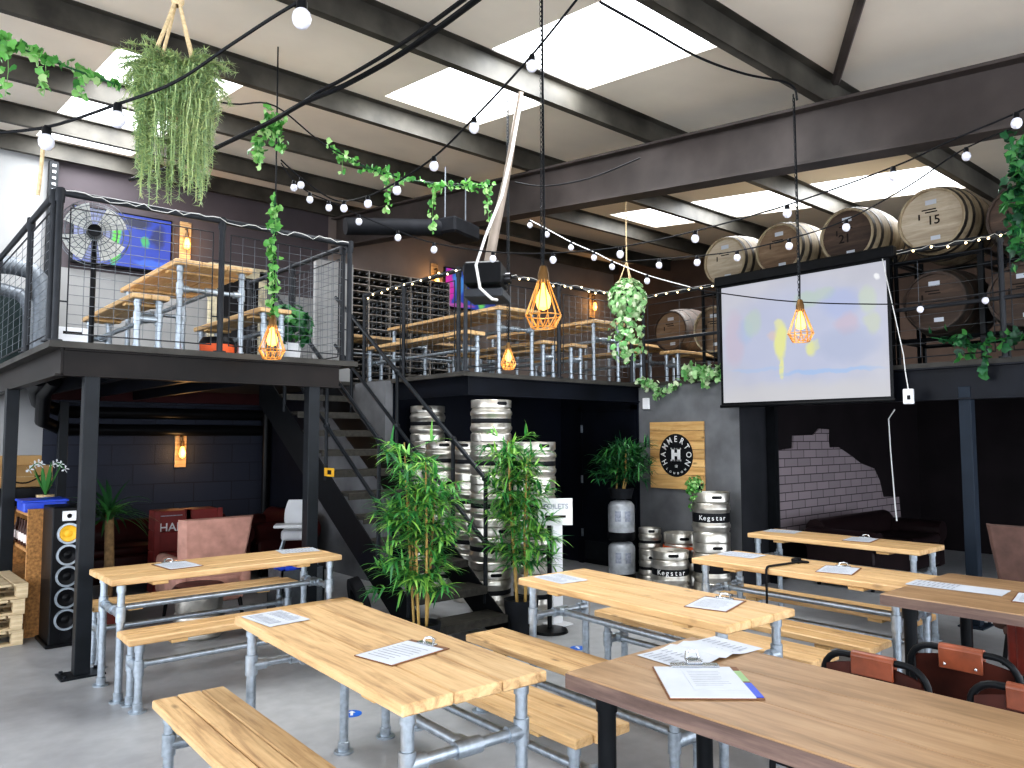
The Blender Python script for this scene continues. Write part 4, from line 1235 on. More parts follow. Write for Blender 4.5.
# pallets
p0 = None
for i in range(4):
    p = (.87 + random.uniform(-.012, .012), 7.75, i * .122)
    lb = ['bottom', 'second', 'third', 'topmost'][i] + ' wooden pallet in the stack left of the shelf unit'
    if p0 is None:
        p0 = thing('wooden_pallet', p, lb, 'pallet', 0, 'pallets stacked by the shelf unit')
        for y in (-.35, 0, .35): MB().bx(-.28, .28, y - .04, y + .04, 0, .018).build('bottom_board', M['pallet'], p0)
        mb = MB()
        for x in (-.24, 0, .24):
            for y in (-.35, 0, .35): mb.bx(x - .04, x + .04, y - .045, y + .045, .018, .1)
        mb.build('blocks', M['pallet'], p0)
        mb = MB()
        for x in range(5): mb.cb(-.28 + x * .115, -.28 + x * .115 + .1, -.4, .4, .1, .12, .002)
        mb.build('top_slats', M['pallet'], p0)
    else: dup(p0, p, random.uniform(-.03, .03), lb)

# yucca in pot behind the front post
def blade(mb, base, d, L, w, droop, seg=6, fold=.25):
    d = Vector(d).normalized(); sd = d.cross(Vector((0, 0, 1)))
    if sd.length < .05: sd = Vector((1, 0, 0))
    sd.normalize(); vs = []; p = Vector(base); dd = d.copy()
    for j in range(seg + 1):
        t = j / seg; ww = w * (1 - t) ** .7 * min(1, .45 + t * 2.2)
        up = sd.cross(dd).normalized()
        vs += [p - sd * ww + up * ww * fold, p, p + sd * ww + up * ww * fold]
        p = p + dd * (L / seg); dd = (dd + Vector((0, 0, -droop / seg))).normalized()
    fs = []
    for j in range(seg):
        a = 3 * j
        fs += [(a, a + 1, a + 4, a + 3), (a + 1, a + 2, a + 5, a + 4)]
    mb.add(vs, fs, 0, True)


def rdir(zmin=-.2, zmax=.9):
    a = random.uniform(0, 2 * PI); z = random.uniform(zmin, zmax); r = math.sqrt(max(0, 1 - z * z))
    return Vector((r * math.cos(a), r * math.sin(a), z))


o = thing('potted_yucca', (1.8, 7.55, 0), 'yucca with a bare trunk in a red pot beside the loudspeaker', 'plant')
MB().lathe([(.001, 0), (.11, 0), (.13, .24), (.115, .24), (.1, .22), (.001, .22)], 20).build('pot', M['terra'], o)
MB().tube([(0, 0, .2), (.01, 0, .55), (0, .01, .98)], [.045, .042, .036], 10).build('trunk', M['barkt'], o)
mb = MB()
for i in range(46): blade(mb, (0, 0, .95 + random.uniform(-.05, .06)), rdir(-.1, .95), random.uniform(.32, .52), .028, random.uniform(.7, 1.8))
mb.build('leaves', M['leaf_yuc'], o)


def rrect(cx, cy, w, d, r, z, n=4):
    out = []
    for (sx, sy, a0) in ((1, 1, 0), (-1, 1, Q), (-1, -1, PI), (1, -1, 1.5 * PI)):
        for i in range(n + 1):
            a = a0 + Q * i / n
            out.append(Vector((cx + sx * (w / 2 - r) + r * math.cos(a), cy + sy * (d / 2 - r) + r * math.sin(a), z)))
    return out


def wing_chair(loc, rz, label, mat, H=1.0, W=.7):
    """faces local +Y"""
    o = thing('wing_chair', loc, label, 'armchair', rz)
    mb = MB(); rings = []
    for t in [i / 10 for i in range(11)]:
        z = .3 + (H - .3) * t; w = W * (.8 + .2 * t); y = -.3 - .1 * t ** 1.5
        ring = rrect(0, y, w, .14 - .05 * t, .045, z)
        for v in ring:
            u = abs(v.x) / (w / 2)
            v.y += .16 * u ** 3 * (1 - .35 * t); v.z += .03 * u ** 2 * (t > .85)
        rings.append(ring)
    mb.loft(rings); mb.build('backrest', mat, o)
    mb = MB(); mb.cb(-W * .36, W * .36, -.3, .36, .26, .44, .05, seg=3, smooth=True); mb.build('seat', mat, o)
    for s in (-1, 1):
        mb = MB(); mb.cb(s * W * .42 - .06, s * W * .42 + .06, -.3, .32, .24, .6, .05, seg=3, smooth=True); mb.build('armrest', mat, o)
        MB().tube([(s * W * .34, -.27, .26), (s * W * .38, -.33, 0)], [.022, .014], 8).build('leg', M['blk'], o)
        MB().tube([(s * W * .34, .27, .26), (s * W * .37, .31, 0)], [.022, .014], 8).build('leg', M['blk'], o)
    MB().cb(-W * .4, W * .4, -.3, .33, .2, .28, .03, seg=2, smooth=True).build('base_frame', mat, o)
    return o


wing_chair((2.53, 7.25, 0), 0, 'dusty pink wing chair with its back to the table', M['pink'], .92, .66)
wing_chair((6.75, 1.72, 0), -Q, 'brown velvet wing chair at the right edge beyond the dark table', M['brownfab'], .98, .7)
o = thing('keg_stool', (2.3, 6.68, 0), 'low keg stool with a round dark red cushion beside the pink chair', 'stool')
MB().lathe([(.001, .02), (.17, 0), (.19, .02), (.19, .1), (.18, .12), (.2, .15), (.2, .19), (.18, .22), (.19, .26), (.19, .34), (.001, .34)], 26).build('keg_body', M['keg'], o)
MB().lathe([(.19, .34), (.215, .36), (.215, .4), (.19, .43), (.001, .44)], 26).build('cushion', M['redlea'], o)


def sofa(loc, rz, L, label, mat):
    o = thing('sofa', loc, label, 'sofa', rz)
    MB().cb(-L / 2 + .1, L / 2 - .1, -.38, .3, .12, .42, .05, seg=3, smooth=True).build('seat', mat, o)
    mb = MB(); rings = []
    for x in [(-L / 2 + .08) + (L - .16) * i / 14 for i in range(15)]:
        rings.append([Vector((x, .3 + .13 * math.cos(a), .55 + .2 * math.sin(a) + (-.16 if math.sin(a) < 0 else .02 * math.cos(i_ * 1)))) for i_, a in enumerate([2 * PI * k / 12 for k in range(12)])])
    mb.loft(rings); mb.build('backrest', mat, o)
    for s in (-1, 1):
        mb = MB(); MX = Matrix.Translation((s * (L / 2 - .08), 0, .52)) @ Matrix.Rotation(Q, 4, 'X')
        mb.lathe([(.001, -.4), (.11, -.4), (.12, -.37), (.12, .4), (.001, .4)], 16, MX)
        mb.cb(s * (L / 2 - .08) - .09, s * (L / 2 - .08) + .09, -.38, .38, .1, .5, .02)
        mb.build('armrest', mat, o)
    for sx in (-1, 1):
        for y in (-.3, .3): MB().tube([(sx * (L / 2 - .12), y, .12), (sx * (L / 2 - .12), y, 0)], [.03, .02], 8).build('foot', M['blk'], o)
    nb = max(2, int(L / .75)); w = (L - .24) / nb
    for i in range(nb):
        x0 = -L / 2 + .12 + i * w
        MB().cb(x0 + .01, x0 + w - .01, -.4, .16, .4, .5, .035, seg=3, smooth=True).build('cushion', mat, o)
    return o


sofa((2.72, 9.35, 0), 0, 1.9, 'oxblood leather sofa against the navy blockwork wall', M['redlea'])
sofa((4.12, 9.55, 0), Q * 1.0 * -1, 1.3, 'oxblood leather two seater at the right of the sofa corner', M['redlea'])
sofa((9.2, 4.1, 0), 0, 1.9, 'near black leather sofa in the unlit alcove', plain('black_brown_leather', '1c1214', .4, 0, .2, 5))
for i, (x, w) in enumerate(((2.66, .31), (2.99, .33))):
    o = thing('red_crate', (x, 8.74, 0), ['red wooden crate lettered in white behind the pink chair', 'plain red wooden crate right of the lettered one'][i], 'crate')
    mb = MB()
    for k in range(4): mb.cb(-w / 2, w / 2, -.15, .15, .02 + k * .218, .23 + k * .218, .006)
    mb.build('boards', M['redbox'], o)
    for s in (-1, 1): MB().cb(s * w / 2 - .03, s * w / 2 + .03, -.165, -.15, 0, .89, .003).build('corner_batten', M['redbox'], o)
    if i == 0:
        text('lettering', 'HAM', .125, face_my((-.135, -.153, .71)), M['signwht'], o, align='LEFT')
        MB().bx(-.14, .1, -.1522, -.1505, .83, .84).build('stripe', M['print'], o)
o = thing('high_chair', (3.95, 8.35, 0), 'white plastic high chair with a tray by the right steel post', 'high chair', R(-30))
mb = MB(); rings = []
for t in [i / 8 for i in range(9)]:
    z = .52 + .42 * t; w = .3 * math.sin(PI * (.18 + .64 * t)) ** .6
    rings.append(rrect(0, .12 - .03 * t, w, .05, .02, z))
mb.loft(rings); mb.build('backrest', M['white_pl'], o)
MB().cb(-.16, .16, -.16, .14, .5, .62, .035, seg=3, smooth=True).build('seat', M['white_pl'], o)
MB().cb(-.22, .22, -.36, -.12, .66, .7, .015, seg=2, smooth=True).build('tray', M['white_pl'], o)
for sx in (-1, 1):
    for sy in (-1, 1): MB().tube([(sx * .13, sy * .12, .52), (sx * .27, sy * .27, 0)], .014, 8).build('leg', M['galv'], o)
# things at the foot of the stair
o = thing('plastic_crate', (3.1, 6.55, 0), 'grey plastic crate with blue cloths beside the stair foot', 'crate')
mb = MB()
for a in ((-.2, .2, -.15, -.135), (-.2, .2, .135, .15), (-.2, -.185, -.15, .15), (.185, .2, -.15, .15)): mb.bx(a[0], a[1], a[2], a[3], 0, .5)
mb.bx(-.2, .2, -.15, .15, 0, .02); mb.build('crate_body', M['galv_dk'], o)
mb = MB()
for i in range(5): mb.ball((-.12 + i * .06, random.uniform(-.06, .06), .5), .07, 8, sz=.6)
mb.build('cloths', M['blue'], o)
o = MB().lathe([(.22, -.05), (.25, -.04), (.25, .04), (.22, .05), (.16, .04), (.16, -.04), (.22, -.05)], 26, Matrix.Translation((3.3, 5.75, .25)) @ Matrix.Rotation(R(75), 4, 'Y') @ Matrix.Rotation(.3, 4, 'X')).build('rubber_tyre', M['rubber'])
tag(o, 'black rubber tyre leaning at the foot of the stair', 'tyre')
o = thing('stair_tag', (3.47, 6.65, 1.33), 'yellow warning tag fixed to the side of the stair', 'tag')
MB().cb(-.012, .0, -.09, .09, -.04, .04, .002).build('plate', M['yellow'], o); MB().bx(-.014, -.012, -.05, .02, -.02, .02).build('emblem', M['stamp'], o)
# floor stickers
for i, (x, y) in enumerate(((2.37, 4.22), (4.43, 4.34))):
    o = thing('floor_sticker', (x, y, 0), ['round blue floor sticker with a white arrow under the foreground table', 'round blue floor sticker behind the middle table'][i], 'sticker', R(60), 'blue distancing stickers')
    MB().lathe([(.001, .002), (.06, .002), (.06, 0)], 28).build('disc', M['floorblue'], o)
    mb = MB(); mb.add([(-.038, -.008, .003), (.01, -.008, .003), (.01, -.024, .003), (.044, 0, .003), (.01, .024, .003), (.01, .008, .003), (-.038, .008, .003)], [tuple(range(7))]); mb.build('emblem', M['signwht'], o)
# toilets sign on stand
o = thing('sign_stand', (4.62, 4.86, 0), 'black post stand with a white toilets notice behind the bamboo', 'sign')
MB().lathe([(.001, .03), (.03, .035), (.15, .022), (.16, 0)], 24).build('base', M['black_pl'], o)
MB().tube([(0, 0, .02), (0, 0, 1.02)], .02, 10).build('pole', M['black_pl'], o)
mx = Matrix.Rotation(R(-35), 4, 'Z')
mb = MB(); mb.cb(-.1, .2, -.03, -.022, .9, 1.13, .002, M=mx); mb.build('notice', M['signwht'], o)
text('lettering', 'TOILETS', .06, mx @ face_my((.05, -.032, 1.06)), M['print'], o)
MB().bx(-.04, .14, -.032, -.031, .965, .985, M=mx).build('stripe', M['stamp'], o)
o = thing('sanitiser_stand', (4.85, 5.0, 0), 'narrow white dispenser stand with red marks beside the black post sign', 'stand')
MB().cb(-.06, .06, -.01, .01, .0, .9, .003).build('panel', M['white_pl'], o)
MB().cb(-.04, .05, -.014, -.01, .25, .42, .002).build('red_mark', M['redchair'], o)
MB().cb(-.1, .1, -.1, .1, 0, .012, .003).build('foot', M['white_pl'], o)

# ------------------------------------------------------------------ plants
def bamboo(loc, label, canes, H, mat, n, spread=.3, pot=True, seed=1, pot_h=.28, lean=0):
    random.seed(seed)
    o = thing('potted_bamboo', loc, label, 'plant', 0, 'potted bamboos')
    MB().lathe([(.001, 0), (.12, 0), (.15, pot_h), (.135, pot_h), (.12, pot_h - .03), (.001, pot_h - .03)], 20).build('pot', M['soil'], o)
    cs = []
    for i in range(canes):
        a = 2 * PI * i / canes; b = Vector((.05 * math.cos(a), .05 * math.sin(a), pot_h - .04)); hh = H * random.uniform(.75, 1)
        t = Vector((b.x * 2.2 + random.uniform(-.06, .06), b.y * 2.2 + random.uniform(-.06, .06), hh))
        mb = MB(); mb.tube([b, b.lerp(t, .5) + Vector((random.uniform(-.015, .015), random.uniform(-.015, .015), 0)), t], [.011, .01, .005], 7)
        for k in range(1, 9):
            c = b.lerp(t, k / 9); mb.lathe([(.009, -.004), (.0135, 0), (.009, .004)], 7, Matrix.Translation(c))
        mb.build('cane', M['cane'], o); cs.append((b, t))
    mb = MB()
    for i in range(n):
        b, t = random.choice(cs); f = random.uniform(.16, 1) ** .8
        c = b.lerp(t, f); tw = rdir(-.1, .5); ln = random.uniform(.05, spread) * (1.15 - .35 * f)
        tip = c + tw * ln
        mb.tube([c, tip], .002, 4, caps=False)
        for k in range(random.randint(6, 10)):
            q = c.lerp(tip, random.uniform(.6, 1))
            d = (tw + rdir(-.5, .5) * .95).normalized()
            blade(mb, q, d, random.uniform(.11, .19), .0145, random.uniform(.4, 1.3), 4)
    mb.build('foliage', mat, o)
    return o


bamboo((3.3, 4.86, 0), 'potted bamboo with bare canes in front of the stair foot', 5, 1.62, M['leaf_bam'], 215, .36, seed=3)
bamboo((4.42, 5.0, 0), 'potted bamboo in front of the keg stacks beside the toilets notice', 4, 1.66, M['leaf_bam'], 210, .3, seed=5)
bamboo((6.86, 6.0, .945), 'dark leafed bamboo standing on the silver plastic kegs', 3, .7, M['leaf_dk'], 160, .38, seed=8, pot_h=.12)


def bushy(o, c, n, rx, rz, mat, leaf=.045, trail=0, seed=2, name='foliage'):
    random.seed(seed); mb = MB()
    for i in range(n):
        d = rdir(-.9, 1); q = Vector(c) + Vector((d.x * rx, d.y * rx, d.z * rz)) * random.uniform(.4, 1) ** .6
        if trail and random.random() < trail: q += Vector((0, 0, -random.uniform(0, rz * 2.2)))
        ivyleaf(mb, q, (d + rdir() * .6).normalized(), leaf * random.uniform(.6, 1.2))
    return mb.build(name, mat, o)


def ivyleaf(mb, p, nrm, s):
    nrm = Vector(nrm); u = nrm.orthogonal().normalized(); u.rotate(Matrix.Rotation(random.uniform(0, 6.28), 3, nrm)); w = nrm.cross(u).normalized()
    sh = [(0, -.5), (.45, -.35), (.6, .1), (.25, .3), (0, .7), (-.25, .3), (-.6, .1), (-.45, -.35)]
    vs = [Vector(p) + nrm * (.12 * s)] + [Vector(p) + u * (a * s) + w * (b * s) - nrm * (abs(a) * .2 * s) for a, b in sh]
    mb.add(vs, [(0, i + 1, (i + 1) % 8 + 1) for i in range(8)], 0, True)


def ivy(name, label, pts, n, mat, leaf=.05, spread=.05, cord=.006, drops=(), seed=4):
    """a trailing plant along a run of points; drops: (fraction, length, leaves)"""
    random.seed(seed)
    p = [Vector(q) for q in pts]
    o = thing(name, p[0], label, 'ivy'); p = [q - p[0] for q in p]
    MB().tube(p, cord, 6).build('stem', M['leaf_dk'], o)
    mb = MB()

    def along(t):
        x = t * (len(p) - 1); i = min(int(x), len(p) - 2); return p[i].lerp(p[i + 1], x - i)
    for i in range(n):
        q = along(random.random()) + rdir(-1, 1) * random.uniform(0, spread)
        ivyleaf(mb, q, rdir(-.3, 1), leaf * random.uniform(.6, 1.15))
    for (t, L, k) in drops:
        a = along(t)
        mb.tube([a, a + Vector((.01, .01, -L * .5)), a + Vector((0, 0, -L))], .002, 4, caps=False)
        for i in range(k): ivyleaf(mb, a + Vector((random.uniform(-.03, .03), random.uniform(-.03, .03), -L * random.random())), rdir(-.3, 1), leaf * random.uniform(.5, 1))
    mb.build('leaves', mat, o)
    return o


# big hanging fern
hp = Vector((1.1, 3.7, 3.3))
o = thing('hanging_fern', hp, 'large trailing fern in a macrame hanger at the upper left', 'plant')
ceilz = RZ(3.7) + .2 - hp.z
MB().lathe([(.001, -.12), (.08, -.11), (.12, -.02), (.125, .07), (.115, .07), (.001, .05)], 20).build('pot', M['leaf_ivy'], o)
mb = MB()
for k in range(4):
    a = k * Q + .4
    mb.tube([(0, 0, -.16), (.09 * math.cos(a), .09 * math.sin(a), -.1), (.135 * math.cos(a), .135 * math.sin(a), .06), (.05 * math.cos(a), .05 * math.sin(a), .3), (.012 * math.cos(a), .012 * math.sin(a), .42)], .009, 6)
mb.lathe([(.02, .4), (.032, .42), (.032, .6), (.018, .62)], 10); mb.tube([(0, 0, .6), (0, 0, ceilz)], .014, 8)
mb.build('macrame_hanger', M['rope'], o)
random.seed(11); mb = MB()
for i in range(300):
    a = random.uniform(0, 2 * PI); hang = random.random() < .72
    r0 = random.uniform(.02, .11); L = random.uniform(.25, .72) if hang else random.uniform(.1, .22)
    d = Vector((math.cos(a), math.sin(a), random.uniform(.2, 1.0) if hang else random.uniform(.1, 1.6))).normalized()
    q = Vector((r0 * math.cos(a), r0 * math.sin(a), .06)); seg = 16; prev = q.copy(); path = [q.copy()]
    for j in range(seg):
        d = (d + Vector((0, 0, -.36 if hang else -.1))).normalized(); q = q + d * (L / seg); path.append(q.copy())
        lim = random.uniform(.12, .215); rr = math.hypot(q.x, q.y)
        if hang and rr > lim: q.x *= lim / rr; q.y *= lim / rr
    mb.tube(path, .0022, 3, caps=False)
    for j in range(1, len(path)):
        for k in range(7):
            nd = (rdir(-.6, .8) + (path[j] - path[j - 1]).normalized() * .6).normalized(); ln = random.uniform(.022, .042); w = nd.orthogonal().normalized() * .0028
            c = path[j - 1].lerp(path[j], random.random())
            mb.add([c - w, c + w, c + nd * ln], [(0, 1, 2)])
mb.build('fronds', M['leaf_asp'], o)

# small hanging plant at the mezzanine corner
hp = at(627, 296, 7.8)
o = thing('hanging_plant', hp, 'small variegated hanging plant on a rope before the mezzanine corner', 'plant')
MB().lathe([(.001, -.09), (.09, -.09), (.125, .045), (.11, .045), (.001, .02)], 16).build('pot', M['soil'], o)
mb = MB()
for k in range(3):
    a = k * 2 * PI / 3; mb.tube([(.12 * math.cos(a), .12 * math.sin(a), .04), (.0, .0, .36)], .006, 6)
mb.tube([(0, 0, .33), (0, 0, RZ(hp.y) - .05 - hp.z)], .007, 6); mb.build('hanger', M['rope'], o)
bushy(o, (0, 0, -.04), 620, .2, .23, M['leaf_var'], .055, .3, 6)
# trailing plant on the kegs
o = thing('trailing_plant', (7.02, 5.05, 1.064), 'small bright green trailing plant on the large kegs', 'plant')
MB().lathe([(.001, 0), (.05, 0), (.06, .08), (.05, .08), (.001, .06)], 14).build('pot', M['soil'], o)
bushy(o, (-.04, .0, .08), 260, .1, .1, M['leaf_ivy'], .032, .45, 9)
# floor plant on the left mezzanine
o = thing('potted_plant', (3.1, 6.75, DECK), 'leafy plant in a white pot upstairs behind the lamp', 'plant')
MB().lathe([(.001, 0), (.08, 0), (.1, .2), (.09, .2), (.001, .17)], 16).build('pot', M['white_pl'], o)
bushy(o, (0, 0, .38), 150, .22, .22, M['leaf_dk'], .08, 0, 10)

ivy('ivy_vine', 'ivy trailing down the flex of the lamp before the left mezzanine', [(2.48, 5.73, 3.55), (2.47, 5.72, 3.2), (2.49, 5.74, 2.9), (2.48, 5.73, 2.62)], 130, M['leaf_ivy'], .05, .06, seed=12)
ivy('ivy_vine', 'bushy ivy clump where the lamp flex meets the string lights', [tuple(at(258, 150, 5.95)), tuple(at(274, 115, 5.95)), tuple(at(280, 150, 5.95))], 150, M['leaf_ivy'], .055, .09, drops=((.1, .2, 14),), seed=13)
ivy('ivy_vine', 'ivy strand along the cable at the upper left corner', [tuple(at(-30, 30, 4.2)), tuple(at(20, 48, 4.3)), tuple(at(70, 68, 4.4)), tuple(at(118, 85, 4.5))], 85, M['leaf_ivy'], .05, .06, drops=((.25, .3, 22), (.5, .22, 18), (.75, .14, 12)), seed=14)
ivy('ivy_vine', 'ivy strand draped along the cable under the rafter', [tuple(at(325, 145, 6.1)), tuple(at(360, 165, 6.2)), tuple(at(400, 178, 6.3)), tuple(at(445, 186, 6.4)), tuple(at(490, 185, 6.5))], 110, M['leaf_ivy'], .05, .06, drops=((.12, .15, 12), (.42, .32, 24), (.68, .42, 28), (.99, .3, 26)), seed=15)
ivy('ivy_vine', 'ivy spilling over the plaster wall below the corner post', [(7.44, 6.2, 2.36), (7.42, 6.0, 2.28), (7.43, 5.8, 2.22), (7.42, 5.6, 2.26)], 110, M['leaf_var'], .06, .09, drops=((.5, .15, 14),), seed=16)
ivy('ivy_vine', 'leafy ivy clump beside the lower left corner of the screen', [(7.42, 5.45, 2.4), (7.4, 5.2, 2.35), (7.42, 5.0, 2.38)], 170, M['leaf_var'], .07, .14, seed=17)
ivy('ivy_vine', 'sparse ivy on the navy beam right of the screen', [(7.4, 2.75, 2.55), (7.4, 2.4, 2.45), (7.4, 2.0, 2.5), (7.4, 1.7, 2.3)], 80, M['leaf_dk'], .08, .16, drops=((.4, .3, 12), (.85, .35, 14)), seed=18)
ivy('ivy_column', 'thick green ivy hanging at the right edge of the picture', [tuple(at(1025, 140, 4.6)), tuple(at(1023, 200, 4.6)), tuple(at(1027, 262, 4.6))], 420, M['leaf_dk'], .055, .13, seed=19)

# ------------------------------------------------------------------ string lights and cables
def smooth_path(pts, k=6):
    pts = [Vector(p) for p in pts]; out = []
    for i in range(len(pts) - 1):
        p0 = pts[max(i - 1, 0)]; p1 = pts[i]; p2 = pts[i + 1]; p3 = pts[min(i + 2, len(pts) - 1)]
        for j in range(k):
            t = j / k
            out.append(.5 * ((2 * p1) + (p2 - p0) * t + (2 * p0 - 5 * p1 + 4 * p2 - p3) * t * t + (3 * p1 - p0 - 3 * p2 + p3) * t ** 3))
    out.append(pts[-1]); return out


BULB = None


def festoon(label, pts, bulbs, s=1.0, wire=.006, mat='cable'):
    """bulbs: indices into pts that carry a lamp"""
    global BULB
    P_ = [at(*q) for q in pts]
    o = thing('festoon_string', P_[0], label, 'string lights')
    MB().tube([q - P_[0] for q in smooth_path(P_)], wire, 6).build('cable', M[mat], o)
    for i in bulbs:
        if BULB is None:
            b = MB().lathe([(.001, -.098), (.018, -.092), (.028, -.078), (.031, -.062), (.027, -.044), (.017, -.033), (.001, -.032)], 16).build('bulb', M['opal'], o)
            MB().lathe([(.001, .006), (.012, .004), (.018, -.008), (.018, -.034), (.001, -.036)], 12).build('socket', M['black_pl'], b)
            BULB = b
        else:
            b = dup(BULB, parent=o)
        b.location = P_[i] - P_[0]; b.scale = (s, s, s)
    return o


festoon('string of frosted globe bulbs crossing behind the hanging fern', [(420, -60, 2.3), (302, 0, 2.5), (235, 42, 2.7), (175, 82, 2.9), (118, 104, 3.05), (47, 127, 3.15), (-20, 134, 3.2)], (1, 4, 5), 1.0)
festoon('string of globe bulbs falling from the top middle towards the ivy', [(600, -30, 3.3), (532, 55, 3.7), (474, 118, 4.1), (434, 157, 4.5), (397, 182, 4.9), (368, 196, 5.3), (344, 201, 5.7), (328, 197, 5.8), (301, 178, 5.9), (281, 160, 5.95)], (1, 2, 3, 4, 5, 6, 8), .88)
festoon('long string of globe bulbs sagging across the hall to the right rafter', [(281, 163, 5.95), (294, 181, 5.95), (310, 193, 6.0), (329, 201, 6.0), (359, 215, 6.05), (398, 231, 6.05), (434, 243, 6.0), (493, 252, 5.95), (553, 253, 5.8), (620, 247, 5.5), (695, 231, 5.2), (787, 205, 4.8), (893, 167, 4.4), (950, 141, 4.1), (1016, 113, 3.9), (1060, 90, 3.8)], (1, 2, 3, 4, 5, 6, 7, 8, 9, 10, 11, 12, 14), .85, .005)
festoon('short white string of small globe bulbs slanting down to the corner railing', [(530, 220, 7.6), (547, 229, 7.3), (571, 242, 7.1), (594, 252, 7.0), (612, 261, 6.9), (647, 275, 6.8), (690, 287, 6.8)], (0, 1, 2, 3, 4, 5), .85, .005, 'wcable')
festoon('string of globe bulbs rising in front of the barrel heads', [(620, 262, 6.6), (659, 259, 6.4), (697, 256, 6.2), (737, 251, 6.0), (789, 239, 5.7), (846, 220, 5.4), (910, 185, 5.1), (966, 148, 4.8), (1040, 118, 4.6)], (1, 2, 3, 4, 5, 7), .85, .005)
festoon('dark string crossing in front of the projection screen', [(672, 286, 6.4), (749, 297, 6.2), (800, 302, 6.1), (860, 304, 6.0), (920, 303, 5.95), (985, 294, 5.9), (1040, 285, 5.9)], (4, 5), .8, .005)


def cable(label, pts, r, cat='cable', mat='cable', name='power_cable'):
    P_ = [at(*q) for q in pts]
    o = MB().tube([q - P_[0] for q in smooth_path(P_)], r, 7).build(name, M[mat], None, P_[0])
    return tag(o, label, cat)


cable('thick black twisted cable from the top down to the ivy clump', [(500, -18, 3.6), (410, 48, 4.4), (345, 85, 4.9), (305, 102, 5.2), (270, 122, 5.6), (228, 142, 5.9), (180, 164, 6.3), (130, 180, 7.2)], .017)
cable('second black cable running beside the thick one', [(470, -5, 3.6), (400, 45, 4.3), (345, 78, 4.8), (318, 92, 5.1), (301, 104, 5.45)], .012)
cable('thin dark wire carrying the ivy under the rafter', [(170, 92, 4.6), (232, 104, 5.2), (275, 106, 5.8), (330, 148, 6.1), (400, 178, 6.3), (490, 186, 6.5)], .006)
cable('black cable and chain slanting to the pendant before the screen', [(600, 2, 4.0), (650, 30, 4.3), (700, 58, 4.8), (745, 74, 5.3), (790, 84, 5.6), (797, 100, 5.6)], .008)
cable('jute cord hanging beside the bulb at the far left', [(44, 128, 3.2), (42, 160, 3.2), (38, 195, 3.2)], .008, 'cord', 'rope', 'jute_cord')
cable('thin dark wire looping along the web of the rafter', [(515, 182, 6.4), (545, 186, 6.2), (590, 178, 6.0), (640, 158, 5.8)], .006)


def fairy(label, pts, n, seed=1):
    random.seed(seed)
    P_ = [Vector(q) for q in pts]
    o = thing('fairy_lights', P_[0], label, 'fairy lights')
    path = []
    tot = len(P_) - 1
    for i in range(tot * 24 + 1):
        t = i / 24; k = min(int(t), tot - 1); q = P_[k].lerp(P_[k + 1], t - k)
        path.append(q - P_[0] + Vector((random.uniform(-.012, .012), random.uniform(-.012, .012), random.uniform(-.03, .012))))
    MB().tube(path, .003, 4, caps=False).build('wire', M['wcable'], o)
    b0 = None
    for i in range(n):
        q = path[int((i + .5) / n * (len(path) - 1))] + Vector((-.01, -.02, random.uniform(-.03, .0)))
        if b0 is None:
            b0 = MB().ball((0, 0, 0), .011, 8).build('bulb', M['fairy'], o)
            b = b0
        else:
            b = b0.copy(); COL.objects.link(b); b.parent = o
        b.location = q


ZR = DECK + 1.08
fairy('fairy lights wound along the front rail of the middle mezzanine', [(4.77, 6.22, ZR), (6.1, 6.22, ZR), (7.45, 6.22, ZR)], 20, 21)
fairy('fairy lights wound along the rail beside the stair upstairs', [(4.75, 8.3, ZR), (4.75, 6.3, ZR)], 12, 22)
fairy('fairy lights wound along the right mezzanine rail above the screen', [(7.47, 6.2, ZR), (7.47, 4.2, ZR), (7.47, 2.4, ZR), (7.47, 1.6, ZR)], 34, 23)
o = thing('fairy_lights', (1.1, 6.09, ZR), 'unlit fairy lights wound along the front rail of the left mezzanine', 'fairy lights')
random.seed(5)
MB().tube([(i * .057, random.uniform(-.012, .0), random.uniform(-.045, .0)) for i in range(40)], .003, 4, caps=False).build('wire', M['wcable'], o)

